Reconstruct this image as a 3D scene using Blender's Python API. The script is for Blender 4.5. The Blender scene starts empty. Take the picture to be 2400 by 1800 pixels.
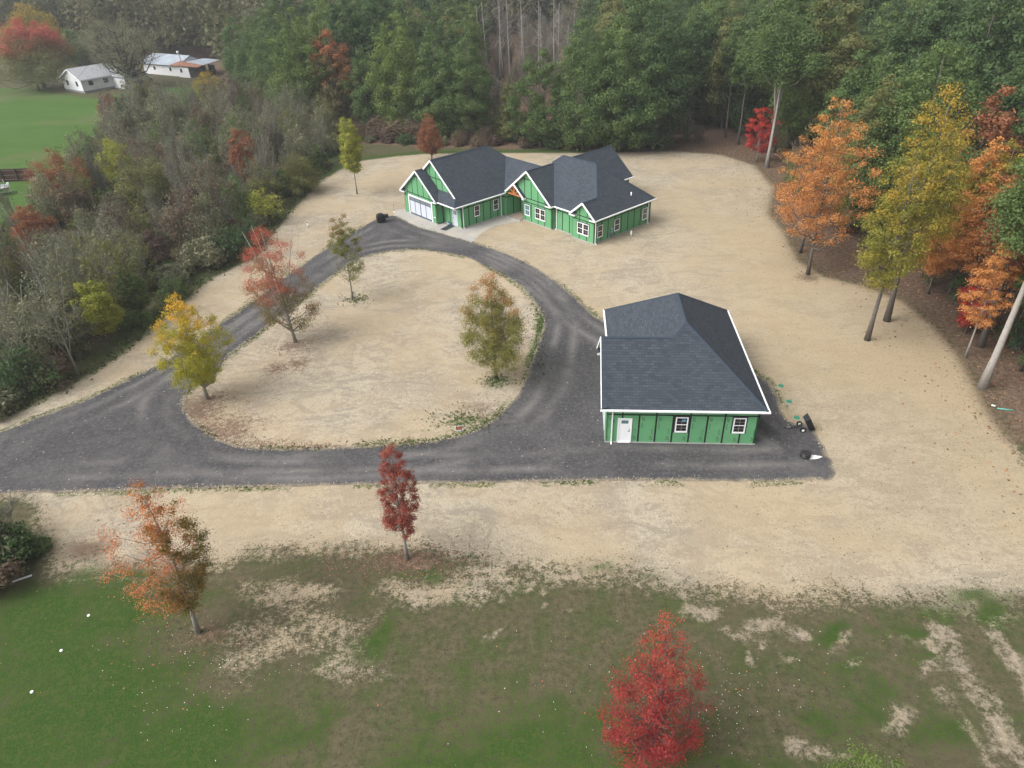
import bpy, bmesh, math, random
import numpy as np
from mathutils import Matrix, Vector
from mathutils.geometry import delaunay_2d_cdt

# ------------------------------------------------------------------ camera, world, sun, exposure
scene = bpy.context.scene
COL = scene.collection
FPX, PITCH, ROLL, CAMH = 1664.0, math.radians(32.97), math.radians(-1.93), 32.62
_F = np.array([0, math.cos(PITCH), -math.sin(PITCH)])
_R0 = np.array([1.0, 0, 0]); _U0 = np.cross(_R0, _F)
_R = _R0*math.cos(ROLL) + _U0*math.sin(ROLL)
_U = -_R0*math.sin(ROLL) + _U0*math.cos(ROLL)
_C = np.array([0, 0, CAMH])

cam = bpy.data.cameras.new('camera')
cam.sensor_width = 36.0
cam.sensor_fit = 'HORIZONTAL'
cam.lens = FPX/2400*36
cam.clip_start = 0.5
cam.clip_end = 4000
camo = bpy.data.objects.new('camera', cam)
COL.objects.link(camo)
camo.matrix_world = Matrix(((_R[0], _U[0], -_F[0], 0), (_R[1], _U[1], -_F[1], 0), (_R[2], _U[2], -_F[2], CAMH), (0, 0, 0, 1)))
scene.camera = camo

SUN_EL, SUN_AZ = math.radians(48), math.radians(250)     # azimuth clockwise from +Y: the light comes from the left
world = bpy.data.worlds.new('World')
scene.world = world
world.use_nodes = True
wn = world.node_tree
wn.nodes.clear()
w_out = wn.nodes.new('ShaderNodeOutputWorld')
w_bg = wn.nodes.new('ShaderNodeBackground')
w_sky = wn.nodes.new('ShaderNodeTexSky')
w_sky.sky_type = 'NISHITA'
w_sky.sun_disc = False
w_sky.sun_elevation = SUN_EL
w_sky.sun_rotation = SUN_AZ
w_sky.air_density = 1.0
w_sky.dust_density = 6.0
w_sky.ozone_density = 1.0
w_hsv = wn.nodes.new('ShaderNodeHueSaturation')          # overcast: the blue of the clear sky is greyed out
w_hsv.inputs['Saturation'].default_value = 0.10
wn.links.new(w_sky.outputs[0], w_hsv.inputs['Color'])
wn.links.new(w_hsv.outputs[0], w_bg.inputs[0])
w_bg.inputs[1].default_value = 0.15
wn.links.new(w_bg.outputs[0], w_out.inputs[0])

sun = bpy.data.lights.new('sun', 'SUN')
sun.energy = 0.85
sun.angle = math.radians(50)
sun.color = (1.0, 0.965, 0.91)
suno = bpy.data.objects.new('sun', sun)
COL.objects.link(suno)
_sd = Vector((math.sin(SUN_AZ)*math.cos(SUN_EL), math.cos(SUN_AZ)*math.cos(SUN_EL), math.sin(SUN_EL)))
suno.rotation_euler = _sd.to_track_quat('Z', 'Y').to_euler()
suno.location = _sd*200

scene.view_settings.view_transform = 'Standard'
scene.view_settings.look = 'None'
scene.view_settings.gamma = 1.0
scene.view_settings.exposure = 0.85
scene.cycles.max_bounces = 5
scene.cycles.diffuse_bounces = 3
scene.cycles.glossy_bounces = 2
scene.cycles.transmission_bounces = 2
scene.cycles.transparent_max_bounces = 4
scene.cycles.volume_bounces = 0
scene.cycles.use_denoising = True

# ------------------------------------------------------------------ helpers
def G(x, y, z=0.0):
    """the point at height z that shows at pixel (x, y) of the 2400 x 1800 photograph"""
    d = _F*FPX + _R*(x-1200) + _U*(900-y)
    return _C + d*((z-CAMH)/d[2])
def PX(X):
    d = np.asarray(X, float) - _C
    zz = d@_F
    return 1200+FPX*(d@_R)/zz, 900-FPX*(d@_U)/zz, zz
def g2(x, y):
    p = G(x, y); return (p[0], p[1])
def poly_px(pts): return np.array([g2(*p) for p in pts])
def height_of(base, top):
    b = G(*base); lo, hi = 0.1, 60
    for _ in range(40):
        m = (lo+hi)/2
        if PX((b[0], b[1], m))[1] > top[1]: lo = m
        else: hi = m
    return lo
def tag(o, label=None, cat=None, group=None, kind=None):
    if label: o['label'] = label
    if cat: o['category'] = cat
    if group: o['group'] = group
    if kind: o['kind'] = kind
    return o
def link(o, parent=None):
    COL.objects.link(o)
    if parent is not None: o.parent = parent
    return o
def empty(name, loc=(0, 0, 0), rz=0.0):
    o = bpy.data.objects.new(name, None)
    o.location = loc; o.rotation_euler = (0, 0, rz); o.empty_display_size = 0.3
    return link(o)

class MB:
    """collects polygons, builds ONE mesh object"""
    def __init__(s): s.v = []; s.f = []; s.uv = []; s.m = []; s.smooth = []
    def face(s, pts, uv=None, mi=0, sm=False):
        i = len(s.v); s.v += [tuple(map(float, p)) for p in pts]
        s.f.append(list(range(i, i+len(pts))))
        s.uv.append(uv if uv else [(0, 0)]*len(pts)); s.m.append(mi); s.smooth.append(sm)
    def box(s, x0, x1, y0, y1, z0, z1, mi=0, M=None):
        P = [(x, y, z) for z in (z0, z1) for y in (y0, y1) for x in (x0, x1)]
        if M is not None: P = [tuple(M@Vector(p)) for p in P]
        for q in ((0, 2, 3, 1), (4, 5, 7, 6), (0, 1, 5, 4), (2, 6, 7, 3), (0, 4, 6, 2), (1, 3, 7, 5)):
            s.face([P[k] for k in q], [(0, 0), (1, 0), (1, 1), (0, 1)], mi)
    def bar(s, p, q, w, h, mi=0, up=(0, 0, 1)):
        p = Vector(p); q = Vector(q); d = (q-p); L = d.length; d.normalize()
        up = Vector(up); side = d.cross(up)
        if side.length < 1e-5: side = d.cross(Vector((1, 0, 0)))
        side.normalize(); up = side.cross(d)
        M = Matrix(((d.x, side.x, up.x, p.x), (d.y, side.y, up.y, p.y), (d.z, side.z, up.z, p.z), (0, 0, 0, 1)))
        s.box(0, L, -w/2, w/2, -h/2, h/2, mi, M)
    def tube(s, pts, rad, n=6, cap=True, mi=0, sm=True):
        pts = [Vector(p) for p in pts]; rings = []; x = None
        for i, p in enumerate(pts):
            d = (pts[min(i+1, len(pts)-1)] - pts[max(i-1, 0)]).normalized()
            if x is None:
                x = d.cross(Vector((0.3, 0.9, 0.2)))
                if x.length < 1e-3: x = d.cross(Vector((1, 0, 0)))
            else: x = x - d*x.dot(d)
            x.normalize(); y = d.cross(x); r = rad[i] if hasattr(rad, '__len__') else rad
            rings.append([p + (x*math.cos(2*math.pi*k/n) + y*math.sin(2*math.pi*k/n))*r for k in range(n)])
        for a, b in zip(rings, rings[1:]):
            for k in range(n): s.face([a[k], a[(k+1) % n], b[(k+1) % n], b[k]], None, mi, sm)
        if cap:
            s.face(list(reversed(rings[0])), None, mi); s.face(rings[-1], None, mi)
    def cyl(s, c, r, z0, z1, n=20, mi=0, r2=None):
        s.tube([(c[0], c[1], z0), (c[0], c[1], z1)], [r, r if r2 is None else r2], n, True, mi)
    def slab(s, poly, z0, z1, mi=0, mside=None):
        """a sloped polygon moved up by z0 and z1 and closed; UV runs along and up the slope"""
        P = [Vector(p) for p in poly]
        nrm = Vector((0, 0, 0))
        for i in range(len(P)): nrm += (P[i]-P[0]).cross(P[(i+1) % len(P)]-P[0])
        if nrm.z < 0: P.reverse(); nrm = -nrm
        nrm.normalize()
        u = Vector((0, 0, 1)).cross(nrm)
        u = u.normalized() if u.length > 1e-4 else Vector((1, 0, 0))
        v = nrm.cross(u)
        hi = [p + Vector((0, 0, max(z0, z1))) for p in P]; lo = [p + Vector((0, 0, min(z0, z1))) for p in P]
        s.face(hi, [(p.dot(u), p.dot(v)) for p in hi], mi)
        ms = mi if mside is None else mside
        s.face(list(reversed(lo)), None, ms)
        for i in range(len(P)):
            j = (i+1) % len(P); s.face([lo[i], lo[j], hi[j], hi[i]], None, ms)
    def panel(s, p0, p1, prof, t, uoff=0.0, mi=0):
        """upright wall from p0 to p1 (outside on the right hand), prof = outline in (along, z); thickness inwards"""
        p0 = Vector((p0[0], p0[1], 0)); p1 = Vector((p1[0], p1[1], 0)); d = (p1-p0).normalized()
        inn = Vector((-d.y, d.x, 0))
        fr = [p0+d*u+Vector((0, 0, z)) for u, z in prof]; bk = [q+inn*t for q in fr]
        s.face(fr, [(u+uoff, z) for u, z in prof], mi); s.face(list(reversed(bk)), [(u+uoff, z) for u, z in reversed(prof)], mi)
        for i in range(len(fr)):
            j = (i+1) % len(fr)
            s.face([fr[j], fr[i], bk[i], bk[j]], [(prof[j][0]+uoff, prof[j][1]), (prof[i][0]+uoff, prof[i][1])]*2, mi)
    def build(s, name, mats, parent=None):
        me = bpy.data.meshes.new(name)
        me.from_pydata(s.v, [], s.f)
        if not isinstance(mats, (list, tuple)): mats = [mats]
        for m in mats: me.materials.append(m)
        uvl = me.uv_layers.new(name='UVMap')
        flat = [c for f in s.uv for p in f for c in p]
        uvl.data.foreach_set('uv', flat)
        me.polygons.foreach_set('material_index', s.m)
        me.polygons.foreach_set('use_smooth', s.smooth)
        bm = bmesh.new(); bm.from_mesh(me)
        bmesh.ops.remove_doubles(bm, verts=bm.verts, dist=1e-5)
        bm.to_mesh(me); bm.free()
        return link(bpy.data.objects.new(name, me), parent)

# ------------------------------------------------------------------ materials
def mat(name):
    m = bpy.data.materials.new(name); m.use_nodes = True
    nt = m.node_tree; nt.nodes.clear()
    return m, nt
def nd(nt, typ, ins=None, **props):
    n = nt.nodes.new(typ)
    for k, v in props.items(): setattr(n, k, v)
    for k, v in (ins or {}).items():
        if isinstance(v, bpy.types.NodeSocket): nt.links.new(v, n.inputs[k])
        else: n.inputs[k].default_value = v
    return n
def col(c): return (c[0], c[1], c[2], 1.0)
def math_(nt, op, a, b=None, c=None, clamp=False):
    n = nt.nodes.new('ShaderNodeMath'); n.operation = op; n.use_clamp = clamp
    for i, v in enumerate((a, b, c)):
        if v is None: continue
        if isinstance(v, bpy.types.NodeSocket): nt.links.new(v, n.inputs[i])
        else: n.inputs[i].default_value = v
    return n.outputs[0]
def mixc(nt, f, a, b, blend='MIX'):
    n = nt.nodes.new('ShaderNodeMix'); n.data_type = 'RGBA'; n.blend_type = blend
    for i, v in ((0, f), (6, a), (7, b)):
        if isinstance(v, bpy.types.NodeSocket): nt.links.new(v, n.inputs[i])
        else: n.inputs[i].default_value = v if i == 0 else col(v)
    return n.outputs[2]
def smooth(nt, x, a, b):
    n = nt.nodes.new('ShaderNodeMapRange'); n.interpolation_type = 'SMOOTHSTEP'
    nt.links.new(x, n.inputs[0]); n.inputs[1].default_value = a; n.inputs[2].default_value = b
    return n.outputs[0]
def noise(nt, vec, scale, detail=3, rough=0.55, dist=0.0):
    n = nd(nt, 'ShaderNodeTexNoise', {'Scale': scale, 'Detail': detail, 'Roughness': rough, 'Distortion': dist})
    if vec is not None: nt.links.new(vec, n.inputs['Vector'])
    return n.outputs[0]
def coords(nt): return nd(nt, 'ShaderNodeTexCoord').outputs['Object']
def scaled(nt, vec, sx, sy, sz=1.0, rz=0.0):
    return nd(nt, 'ShaderNodeMapping', {'Vector': vec, 'Scale': (sx, sy, sz), 'Rotation': (0, 0, rz)}).outputs[0]
def surf(nt, color, rough=0.7, spec=0.3, metal=0.0, bump=None, bs=0.3, bd=0.02):
    b = nd(nt, 'ShaderNodeBsdfPrincipled', {'Roughness': rough, 'Metallic': metal, 'Specular IOR Level': spec})
    if isinstance(color, bpy.types.NodeSocket): nt.links.new(color, b.inputs['Base Color'])
    else: b.inputs['Base Color'].default_value = col(color)
    if bump is not None:
        bn = nd(nt, 'ShaderNodeBump', {'Strength': bs, 'Distance': bd, 'Height': bump})
        nt.links.new(bn.outputs[0], b.inputs['Normal'])
    o = nd(nt, 'ShaderNodeOutputMaterial'); nt.links.new(b.outputs[0], o.inputs[0])
    return b
def plain(name, c, rough=0.6, spec=0.3, metal=0.0, var=0.12, scale=6.0):
    m, nt = mat(name); v = coords(nt)
    f = noise(nt, v, scale, 4)
    c2 = tuple(max(0, x*(1-var*2)) for x in c); c3 = tuple(min(1, x*(1+var)) for x in c)
    surf(nt, mixc(nt, f, c2, c3), rough, spec, metal)
    return m
M = {}
M['white_trim'] = plain('white_trim', (0.78, 0.79, 0.80), 0.5, 0.3, 0, 0.03, 3)
M['white_pipe'] = plain('white_pipe', (0.82, 0.82, 0.80), 0.4, 0.4, 0, 0.03, 9)
M['concrete'] = plain('concrete', (0.36, 0.36, 0.35), 0.9, 0.1, 0, 0.16, 2.5)
M['black_cloth'] = plain('black_cloth', (0.012, 0.012, 0.014), 0.65, 0.3, 0, 0.2, 9)
M['black_plastic'] = plain('black_plastic', (0.018, 0.018, 0.02), 0.45, 0.4, 0, 0.15, 9)
M['grey_plastic'] = plain('grey_plastic', (0.13, 0.15, 0.18), 0.4, 0.4, 0, 0.1, 5)
M['rubber'] = plain('rubber', (0.015, 0.015, 0.015), 0.85, 0.1)
M['steel'] = plain('steel', (0.45, 0.46, 0.48), 0.35, 0.5, 0.8)
M['green_plastic'] = plain('green_plastic', (0.03, 0.19, 0.115), 0.5, 0.4)
M['rust'] = plain('rust', (0.27, 0.075, 0.035), 0.9, 0.1, 0, 0.3, 12)
M['timber'] = plain('timber', (0.42, 0.16, 0.055), 0.6, 0.25, 0, 0.22, 4)
M['glass_dark'] = plain('glass_dark', (0.018, 0.018, 0.022), 0.12, 0.6, 0, 0.3, 0.8)
M['glass_blue'] = plain('glass_blue', (0.10, 0.19, 0.22), 0.15, 0.6, 0, 0.2, 1.5)
M['grey_panel'] = plain('grey_panel', (0.50, 0.53, 0.58), 0.5, 0.3, 0, 0.03, 2)
M['grey_light'] = plain('grey_light', (0.16, 0.19, 0.20), 0.25, 0.5, 0, 0.08, 2)
M['navy'] = plain('navy', (0.055, 0.07, 0.13), 0.5, 0.3, 0, 0.08, 3)
M['ridge'] = plain('ridge', (0.046, 0.060, 0.080), 0.9, 0.15, 0, 0.25, 14)
M['bark'] = plain('bark', (0.14, 0.125, 0.11), 0.95, 0.1, 0, 0.3, 5)
M['bark_pale'] = plain('bark_pale', (0.30, 0.28, 0.25), 0.95, 0.1, 0, 0.25, 3)
M['bark_dark'] = plain('bark_dark', (0.055, 0.046, 0.04), 0.95, 0.1, 0, 0.3, 5)
M['bark_dead'] = plain('bark_dead', (0.36, 0.33, 0.30), 0.95, 0.1, 0, 0.2, 3)
M['print'] = plain('print', (0.020, 0.085, 0.034), 0.8, 0.1, 0, 0.2, 30)
M['fence_wood'] = plain('fence_wood', (0.075, 0.045, 0.032), 0.9, 0.1, 0, 0.35, 3)
M['blue_paint'] = plain('blue_paint', (0.06, 0.25, 0.42), 0.4, 0.4)
M['pale_blue'] = plain('pale_blue', (0.30, 0.42, 0.50), 0.4, 0.4)
M['aluminium'] = plain('aluminium', (0.45, 0.44, 0.41), 0.5, 0.4, 0.2)
M['porch_wood'] = plain('porch_wood', (0.30, 0.24, 0.19), 0.85, 0.1, 0, 0.2, 2)
M['mat_dark'] = plain('mat_dark', (0.035, 0.04, 0.045), 0.9, 0.1)
M['lime'] = plain('lime', (0.72, 0.72, 0.70), 0.95, 0.1, 0, 0.1, 4)
M['teal'] = plain('teal', (0.10, 0.42, 0.36), 0.5, 0.3)
M['old_roof'] = plain('old_roof', (0.32, 0.33, 0.35), 0.7, 0.2, 0, 0.14, 1.2)
M['tin_roof'] = plain('tin_roof', (0.29, 0.33, 0.38), 0.65, 0.25, 0.0, 0.25, 0.5)
M['tin_rust'] = plain('tin_rust', (0.25, 0.12, 0.075), 0.8, 0.2, 0, 0.35, 1.2)
M['old_white'] = plain('old_white', (0.64, 0.65, 0.66), 0.75, 0.2, 0, 0.09, 0.9)
M['block'] = plain('block', (0.23, 0.24, 0.26), 0.9, 0.1, 0, 0.15, 2)
M['grey_boards'] = plain('grey_boards', (0.20, 0.19, 0.19), 0.9, 0.1, 0, 0.35, 1.6)
M['moss'] = plain('moss', (0.28, 0.30, 0.24), 0.95, 0.1, 0, 0.4, 1.2)

def zip_wall():
    m, nt = mat('sheathing_green')
    uv = nd(nt, 'ShaderNodeUVMap').outputs[0]
    sep = nd(nt, 'ShaderNodeSeparateXYZ', {0: uv})
    u, v = sep.outputs[0], sep.outputs[1]
    P = 1.2192
    nz = noise(nt, uv, 1.1, 4)
    base = mixc(nt, nz, (0.100, 0.272, 0.130), (0.138, 0.350, 0.168))
    # each sheet a slightly different green
    cell = nd(nt, 'ShaderNodeTexWhiteNoise', {'Vector': nd(nt, 'ShaderNodeCombineXYZ', {0: math_(nt, 'FLOOR', math_(nt, 'DIVIDE', u, P)), 1: math_(nt, 'FLOOR', math_(nt, 'DIVIDE', v, 2.4384))}).outputs[0]}, noise_dimensions='2D').outputs[0]
    base = mixc(nt, math_(nt, 'MULTIPLY', cell, 0.35), base, (0.095, 0.27, 0.135))
    fu = math_(nt, 'FRACT', math_(nt, 'DIVIDE', u, P))
    du = math_(nt, 'MULTIPLY', math_(nt, 'SUBTRACT', 0.5, math_(nt, 'ABSOLUTE', math_(nt, 'SUBTRACT', fu, 0.5))), P)
    # seams of the full sheets (below 2.44 m and in the gables), every other seam in the strip at the top
    fu2 = math_(nt, 'FRACT', math_(nt, 'DIVIDE', math_(nt, 'ADD', u, P), 2*P))
    du2 = math_(nt, 'MULTIPLY', math_(nt, 'SUBTRACT', 0.5, math_(nt, 'ABSOLUTE', math_(nt, 'SUBTRACT', fu2, 0.5))), 2*P)
    strip = math_(nt, 'MULTIPLY', math_(nt, 'GREATER_THAN', v, 2.44), math_(nt, 'LESS_THAN', v, 2.9))
    dsel = math_(nt, 'ADD', math_(nt, 'MULTIPLY', du2, strip), math_(nt, 'MULTIPLY', du, math_(nt, 'SUBTRACT', 1.0, strip)))
    tape = math_(nt, 'LESS_THAN', dsel, 0.066)
    for h in (2.44, 2.93, 5.37):
        tape = math_(nt, 'MAXIMUM', tape, math_(nt, 'LESS_THAN', math_(nt, 'ABSOLUTE', math_(nt, 'SUBTRACT', v, h)), 0.062))
    tcol = mixc(nt, smooth(nt, noise(nt, uv, 16, 2), 0.60, 0.72), (0.012, 0.018, 0.016), (0.10, 0.13, 0.12))
    # the small print along the sheet edges
    near = math_(nt, 'MULTIPLY', math_(nt, 'GREATER_THAN', du, 0.13), math_(nt, 'LESS_THAN', du, 0.20))
    pr = math_(nt, 'MULTIPLY', near, smooth(nt, noise(nt, scaled(nt, uv, 1.0, 3.2), 2.6, 3, 0.7), 0.54, 0.62))
    base = mixc(nt, math_(nt, 'MULTIPLY', pr, 0.6), base, (0.03, 0.10, 0.045))
    pale = math_(nt, 'LESS_THAN', math_(nt, 'ABSOLUTE', math_(nt, 'SUBTRACT', du, 0.062)), 0.016)
    base = mixc(nt, math_(nt, 'MULTIPLY', pale, 0.3), base, (0.30, 0.33, 0.20))
    surf(nt, mixc(nt, tape, base, tcol), 0.75, 0.2)
    return m
M['zip'] = zip_wall()

def shingles():
    m, nt = mat('shingles')
    uv = nd(nt, 'ShaderNodeUVMap').outputs[0]
    br = nd(nt, 'ShaderNodeTexBrick', {'Vector': uv, 'Scale': 1.0, 'Color1': (0.025, 0.031, 0.040, 1), 'Color2': (0.060, 0.071, 0.086, 1), 'Mortar': (0.016, 0.021, 0.028, 1), 'Mortar Size': 0.018, 'Mortar Smooth': 0.3, 'Bias': 0.0, 'Brick Width': 0.46, 'Row Height': 0.21})
    br.offset = 0.5
    tabs = nd(nt, 'ShaderNodeTexBrick', {'Vector': uv, 'Scale': 1.0, 'Color1': (0, 0, 0, 1), 'Color2': (1, 1, 1, 1), 'Mortar': (0.4, 0.4, 0.4, 1), 'Mortar Size': 0.0, 'Brick Width': 0.27, 'Row Height': 0.21})
    tabs.offset = 0.37
    big = noise(nt, uv, 0.35, 3)
    fine = noise(nt, uv, 22, 2)
    c = mixc(nt, math_(nt, 'MULTIPLY', tabs.outputs[0], 0.6), br.outputs[0], (0.034, 0.042, 0.053))
    c = mixc(nt, math_(nt, 'MULTIPLY', big, 0.35), c, (0.055, 0.064, 0.076))
    c = mixc(nt, math_(nt, 'MULTIPLY', fine, 0.35), c, (0.036, 0.046, 0.060))
    sep = nd(nt, 'ShaderNodeSeparateXYZ', {0: uv})
    saw = math_(nt, 'FRACT', math_(nt, 'DIVIDE', sep.outputs[1], 0.21))
    h = math_(nt, 'ADD', math_(nt, 'MULTIPLY', math_(nt, 'SUBTRACT', 1.0, saw), 0.6), math_(nt, 'MULTIPLY', tabs.outputs[0], 0.5))
    surf(nt, c, 0.88, 0.25, 0, h, 0.6, 0.012)
    return m
M['shingles'] = shingles()

FB = 1.12     # all leaf colours together
def foliage(name, a, b, top=None, topw=0.0, low=0.45, high=0.95, trans=0.34):
    """leaf colour a..b varies leaf by leaf, clump by clump and tree by tree; 'top' is the turned colour of the upper crown"""
    m, nt = mat(name)
    at = nd(nt, 'ShaderNodeAttribute', attribute_name='leaf', attribute_type='GEOMETRY')
    sp = nd(nt, 'ShaderNodeSeparateColor', {0: at.outputs['Color']})
    tone, hgt, clump = sp.outputs[0], sp.outputs[1], sp.outputs[2]
    orand = nd(nt, 'ShaderNodeObjectInfo').outputs['Random']
    a = tuple(x*FB for x in a); b = tuple(x*FB for x in b); top = top and tuple(x*FB for x in top)
    f = math_(nt, 'ADD', math_(nt, 'ADD', math_(nt, 'MULTIPLY', tone, 0.35), math_(nt, 'MULTIPLY', clump, 0.35)), math_(nt, 'MULTIPLY', orand, 0.3))
    c = mixc(nt, f, a, b)
    if top is not None:
        h = math_(nt, 'ADD', hgt, math_(nt, 'MULTIPLY', math_(nt, 'SUBTRACT', math_(nt, 'ADD', math_(nt, 'MULTIPLY', clump, 0.6), math_(nt, 'MULTIPLY', tone, 0.4)), 0.5), 0.7))
        c = mixc(nt, math_(nt, 'MULTIPLY', smooth(nt, h, low, high), topw), c, top)
    dif = nd(nt, 'ShaderNodeBsdfPrincipled', {'Base Color': c, 'Roughness': 0.6, 'Specular IOR Level': 0.22})
    tr = nd(nt, 'ShaderNodeBsdfTranslucent', {'Color': c})
    mx = nd(nt, 'ShaderNodeMixShader', {0: trans, 1: dif.outputs[0], 2: tr.outputs[0]})
    o = nd(nt, 'ShaderNodeOutputMaterial'); nt.links.new(mx.outputs[0], o.inputs[0])
    return m
FOL = {
 'green':      foliage('leaf_green', (0.050, 0.092, 0.026), (0.120, 0.170, 0.050)),
 'deep':       foliage('leaf_deep_green', (0.034, 0.068, 0.024), (0.078, 0.125, 0.040)),
 'fresh':      foliage('leaf_fresh_green', (0.075, 0.125, 0.026), (0.155, 0.205, 0.050)),
 'olive':      foliage('leaf_olive', (0.095, 0.110, 0.036), (0.175, 0.175, 0.058)),
 'pine':       foliage('leaf_bluish_green', (0.036, 0.064, 0.032), (0.075, 0.108, 0.052)),
 'gold':       foliage('leaf_gold', (0.085, 0.125, 0.024), (0.31, 0.25, 0.036), (0.44, 0.24, 0.03), 0.4),
 'yellowgreen':foliage('leaf_yellow_green', (0.18, 0.21, 0.03), (0.36, 0.34, 0.05)),
 'orange':     foliage('leaf_orange', (0.34, 0.14, 0.040), (0.62, 0.29, 0.10), (0.50, 0.25, 0.05), 0.3),
 'red':        foliage('leaf_red', (0.20, 0.032, 0.026), (0.40, 0.075, 0.045)),
 'redgreen':   foliage('leaf_red_over_green', (0.11, 0.11, 0.03), (0.24, 0.13, 0.045), (0.42, 0.10, 0.07), 0.9, 0.2, 0.75),
 'rust':       foliage('leaf_rust', (0.15, 0.062, 0.03), (0.30, 0.12, 0.055)),
 'brown':      foliage('leaf_brown', (0.095, 0.070, 0.045), (0.17, 0.12, 0.075)),
 'greyolive':  foliage('leaf_grey_olive', (0.108, 0.118, 0.064), (0.210, 0.208, 0.120)),
 'maroon':     foliage('leaf_maroon', (0.070, 0.052, 0.040), (0.135, 0.088, 0.065)),
 'goldgreen':  foliage('leaf_gold_over_green', (0.20, 0.22, 0.018), (0.36, 0.32, 0.028), (0.62, 0.36, 0.035), 0.9, 0.45, 0.95),
 'islandmix':  foliage('leaf_olive_red_tips', (0.125, 0.14, 0.030), (0.24, 0.205, 0.050), (0.46, 0.18, 0.09), 0.75, 0.55, 1.1),
 'crimson':    foliage('leaf_crimson', (0.27, 0.022, 0.022), (0.50, 0.065, 0.040), (0.52, 0.10, 0.045), 0.3),
 'rustmix':    foliage('leaf_rust_mix', (0.060, 0.080, 0.028), (0.15, 0.11, 0.04), (0.36, 0.13, 0.06), .8, .3, .95),
 'sapgreen':   foliage('leaf_sapling', (0.105, 0.125, 0.028), (0.19, 0.18, 0.05), (0.36, 0.16, 0.08), .5, .7, 1.1),
 'darkred':    foliage('leaf_dark_red', (0.17, 0.040, 0.030), (0.34, 0.095, 0.060)),
}
# ------------------------------------------------------------------ ground plan (traced from the photograph onto the ground, in metres)
def inside(P, poly):
    x, y = P[:, 0], P[:, 1]; r = np.zeros(len(P), bool); n = len(poly)
    for i in range(n):
        x0, y0 = poly[i]; x1, y1 = poly[(i+1) % n]
        c = (y0 > y) != (y1 > y)
        if y1 != y0: r ^= c & (x < (x1-x0)*(y-y0)/(y1-y0)+x0)
    return r
def sdist(P, poly):
    """signed distance, positive inside"""
    d = np.full(len(P), 1e9); n = len(poly)
    for i in range(n):
        a = poly[i]; e = poly[(i+1) % n]-a
        t = np.clip(((P-a)@e)/max(e@e, 1e-9), 0, 1)
        q = P-a-t[:, None]*e
        d = np.minimum(d, np.einsum('ij,ij->i', q, q))
    return np.sqrt(d)*np.where(inside(P, poly), 1, -1)
def resample(poly, step, jit=0.0, seed=0, closed=True):
    rng = np.random.default_rng(seed); out = []
    n = len(poly)
    # Catmull-Rom through the traced points
    for i in range(n if closed else n-1):
        p0, p1, p2, p3 = poly[(i-1) % n], poly[i], poly[(i+1) % n], poly[(i+2) % n]
        k = max(1, int(np.linalg.norm(p2-p1)/step))
        for j in range(k):
            t = j/k
            out.append(0.5*((2*p1)+(-p0+p2)*t+(2*p0-5*p1+4*p2-p3)*t*t+(-p0+3*p1-3*p2+p3)*t**3))
    out = np.array(out)
    if jit: out = out+rng.normal(0, jit, out.shape)
    return out

DRIVE_OUT = poly_px([(-330, 1085), (0, 1012), (90, 977), (202, 937), (300, 890), (398, 840), (514, 760), (564, 728), (626, 681), (702, 626), (796, 561), (836, 540), (872, 518), (908, 507), (934, 509), (981, 532), (1046, 550), (1097, 565), (1136, 578), (1198, 599), (1270, 637), (1324, 677), (1364, 713), (1397, 742), (1430, 760),
   (1500, 800), (1650, 840), (1745, 858), (1773, 880), (1802, 894), (1824, 934), (1838, 977), (1862, 993), (1900, 995), (1914, 1017), (1936, 1057), (1954, 1093), (1962, 1110), (1950, 1124), (1853, 1127), (1769, 1129), (1600, 1127), (1390, 1127), (1180, 1131), (969, 1134), (800, 1137), (591, 1142), (380, 1146), (169, 1154), (0, 1158), (-330, 1190)])
ISLAND = poly_px([(463, 894), (434, 930), (431, 956), (448, 981), (485, 1014), (535, 1039), (593, 1050), (669, 1052), (796, 1049), (937, 1042), (1002, 1035), (1075, 1021), (1118, 1006), (1162, 979), (1209, 930), (1234, 883), (1248, 840), (1266, 789), (1274, 760), (1266, 731), (1245, 702), (1223, 673), (1190, 652), (1147, 630), (1097, 605), (1046, 594), (981, 585), (919, 588), (872, 597), (829, 612), (796, 635), (745, 673), (705, 702), (651, 746), (597, 789), (542, 829), (506, 869)])
GRAVEL = poly_px([(920, 505), (950, 490), (1030, 515), (1083, 520), (1182, 498), (1226, 500), (1228, 516), (1195, 523), (1158, 531), (1134, 542), (1118, 556), (1104, 570), (1090, 580), (1040, 562), (975, 542), (930, 522)])
STRAW = poly_px([(-200, 1075), (0, 985), (110, 930), (235, 860), (300, 815), (400, 730), (490, 655), (600, 600), (660, 520), (700, 480), (735, 440), (790, 400), (850, 376), (930, 366), (1000, 360), (1200, 358), (1400, 358), (1580, 354), (1690, 362), (1770, 388), (1815, 440), (1800, 500), (1835, 540), (1870, 610), (1930, 648), (2030, 672), (2115, 706), (2185, 762), (2240, 828), (2280, 898), (2315, 968), (2390, 1065), (2470, 1180), (2560, 1400), (2380, 1400), (2220, 1405), (2060, 1395), (1900, 1385), (1760, 1385), (1650, 1368), (1520, 1345), (1400, 1335), (1250, 1325), (1120, 1310), (980, 1285), (850, 1288), (700, 1290), (560, 1296), (460, 1318), (340, 1322), (230, 1322), (150, 1318), (110, 1260), (95, 1190), (60, 1160), (-200, 1180)])
WOODS = np.concatenate([poly_px([(-40, 118), (130, 140), (330, 140), (480, 150), (545, 200), (640, 265), (740, 300), (860, 296), (1000, 300), (1200, 312), (1400, 342), (1600, 345), (1720, 352), (1790, 385), (1850, 470), (1950, 540), (2040, 600), (2150, 680), (2250, 770), (2330, 860), (2400, 940), (2560, 1120)]), np.array([(75., 20.), (170., 30.), (260., 330.), (120., 460.), (-220., 470.), (-330., 420.)])])
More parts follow.
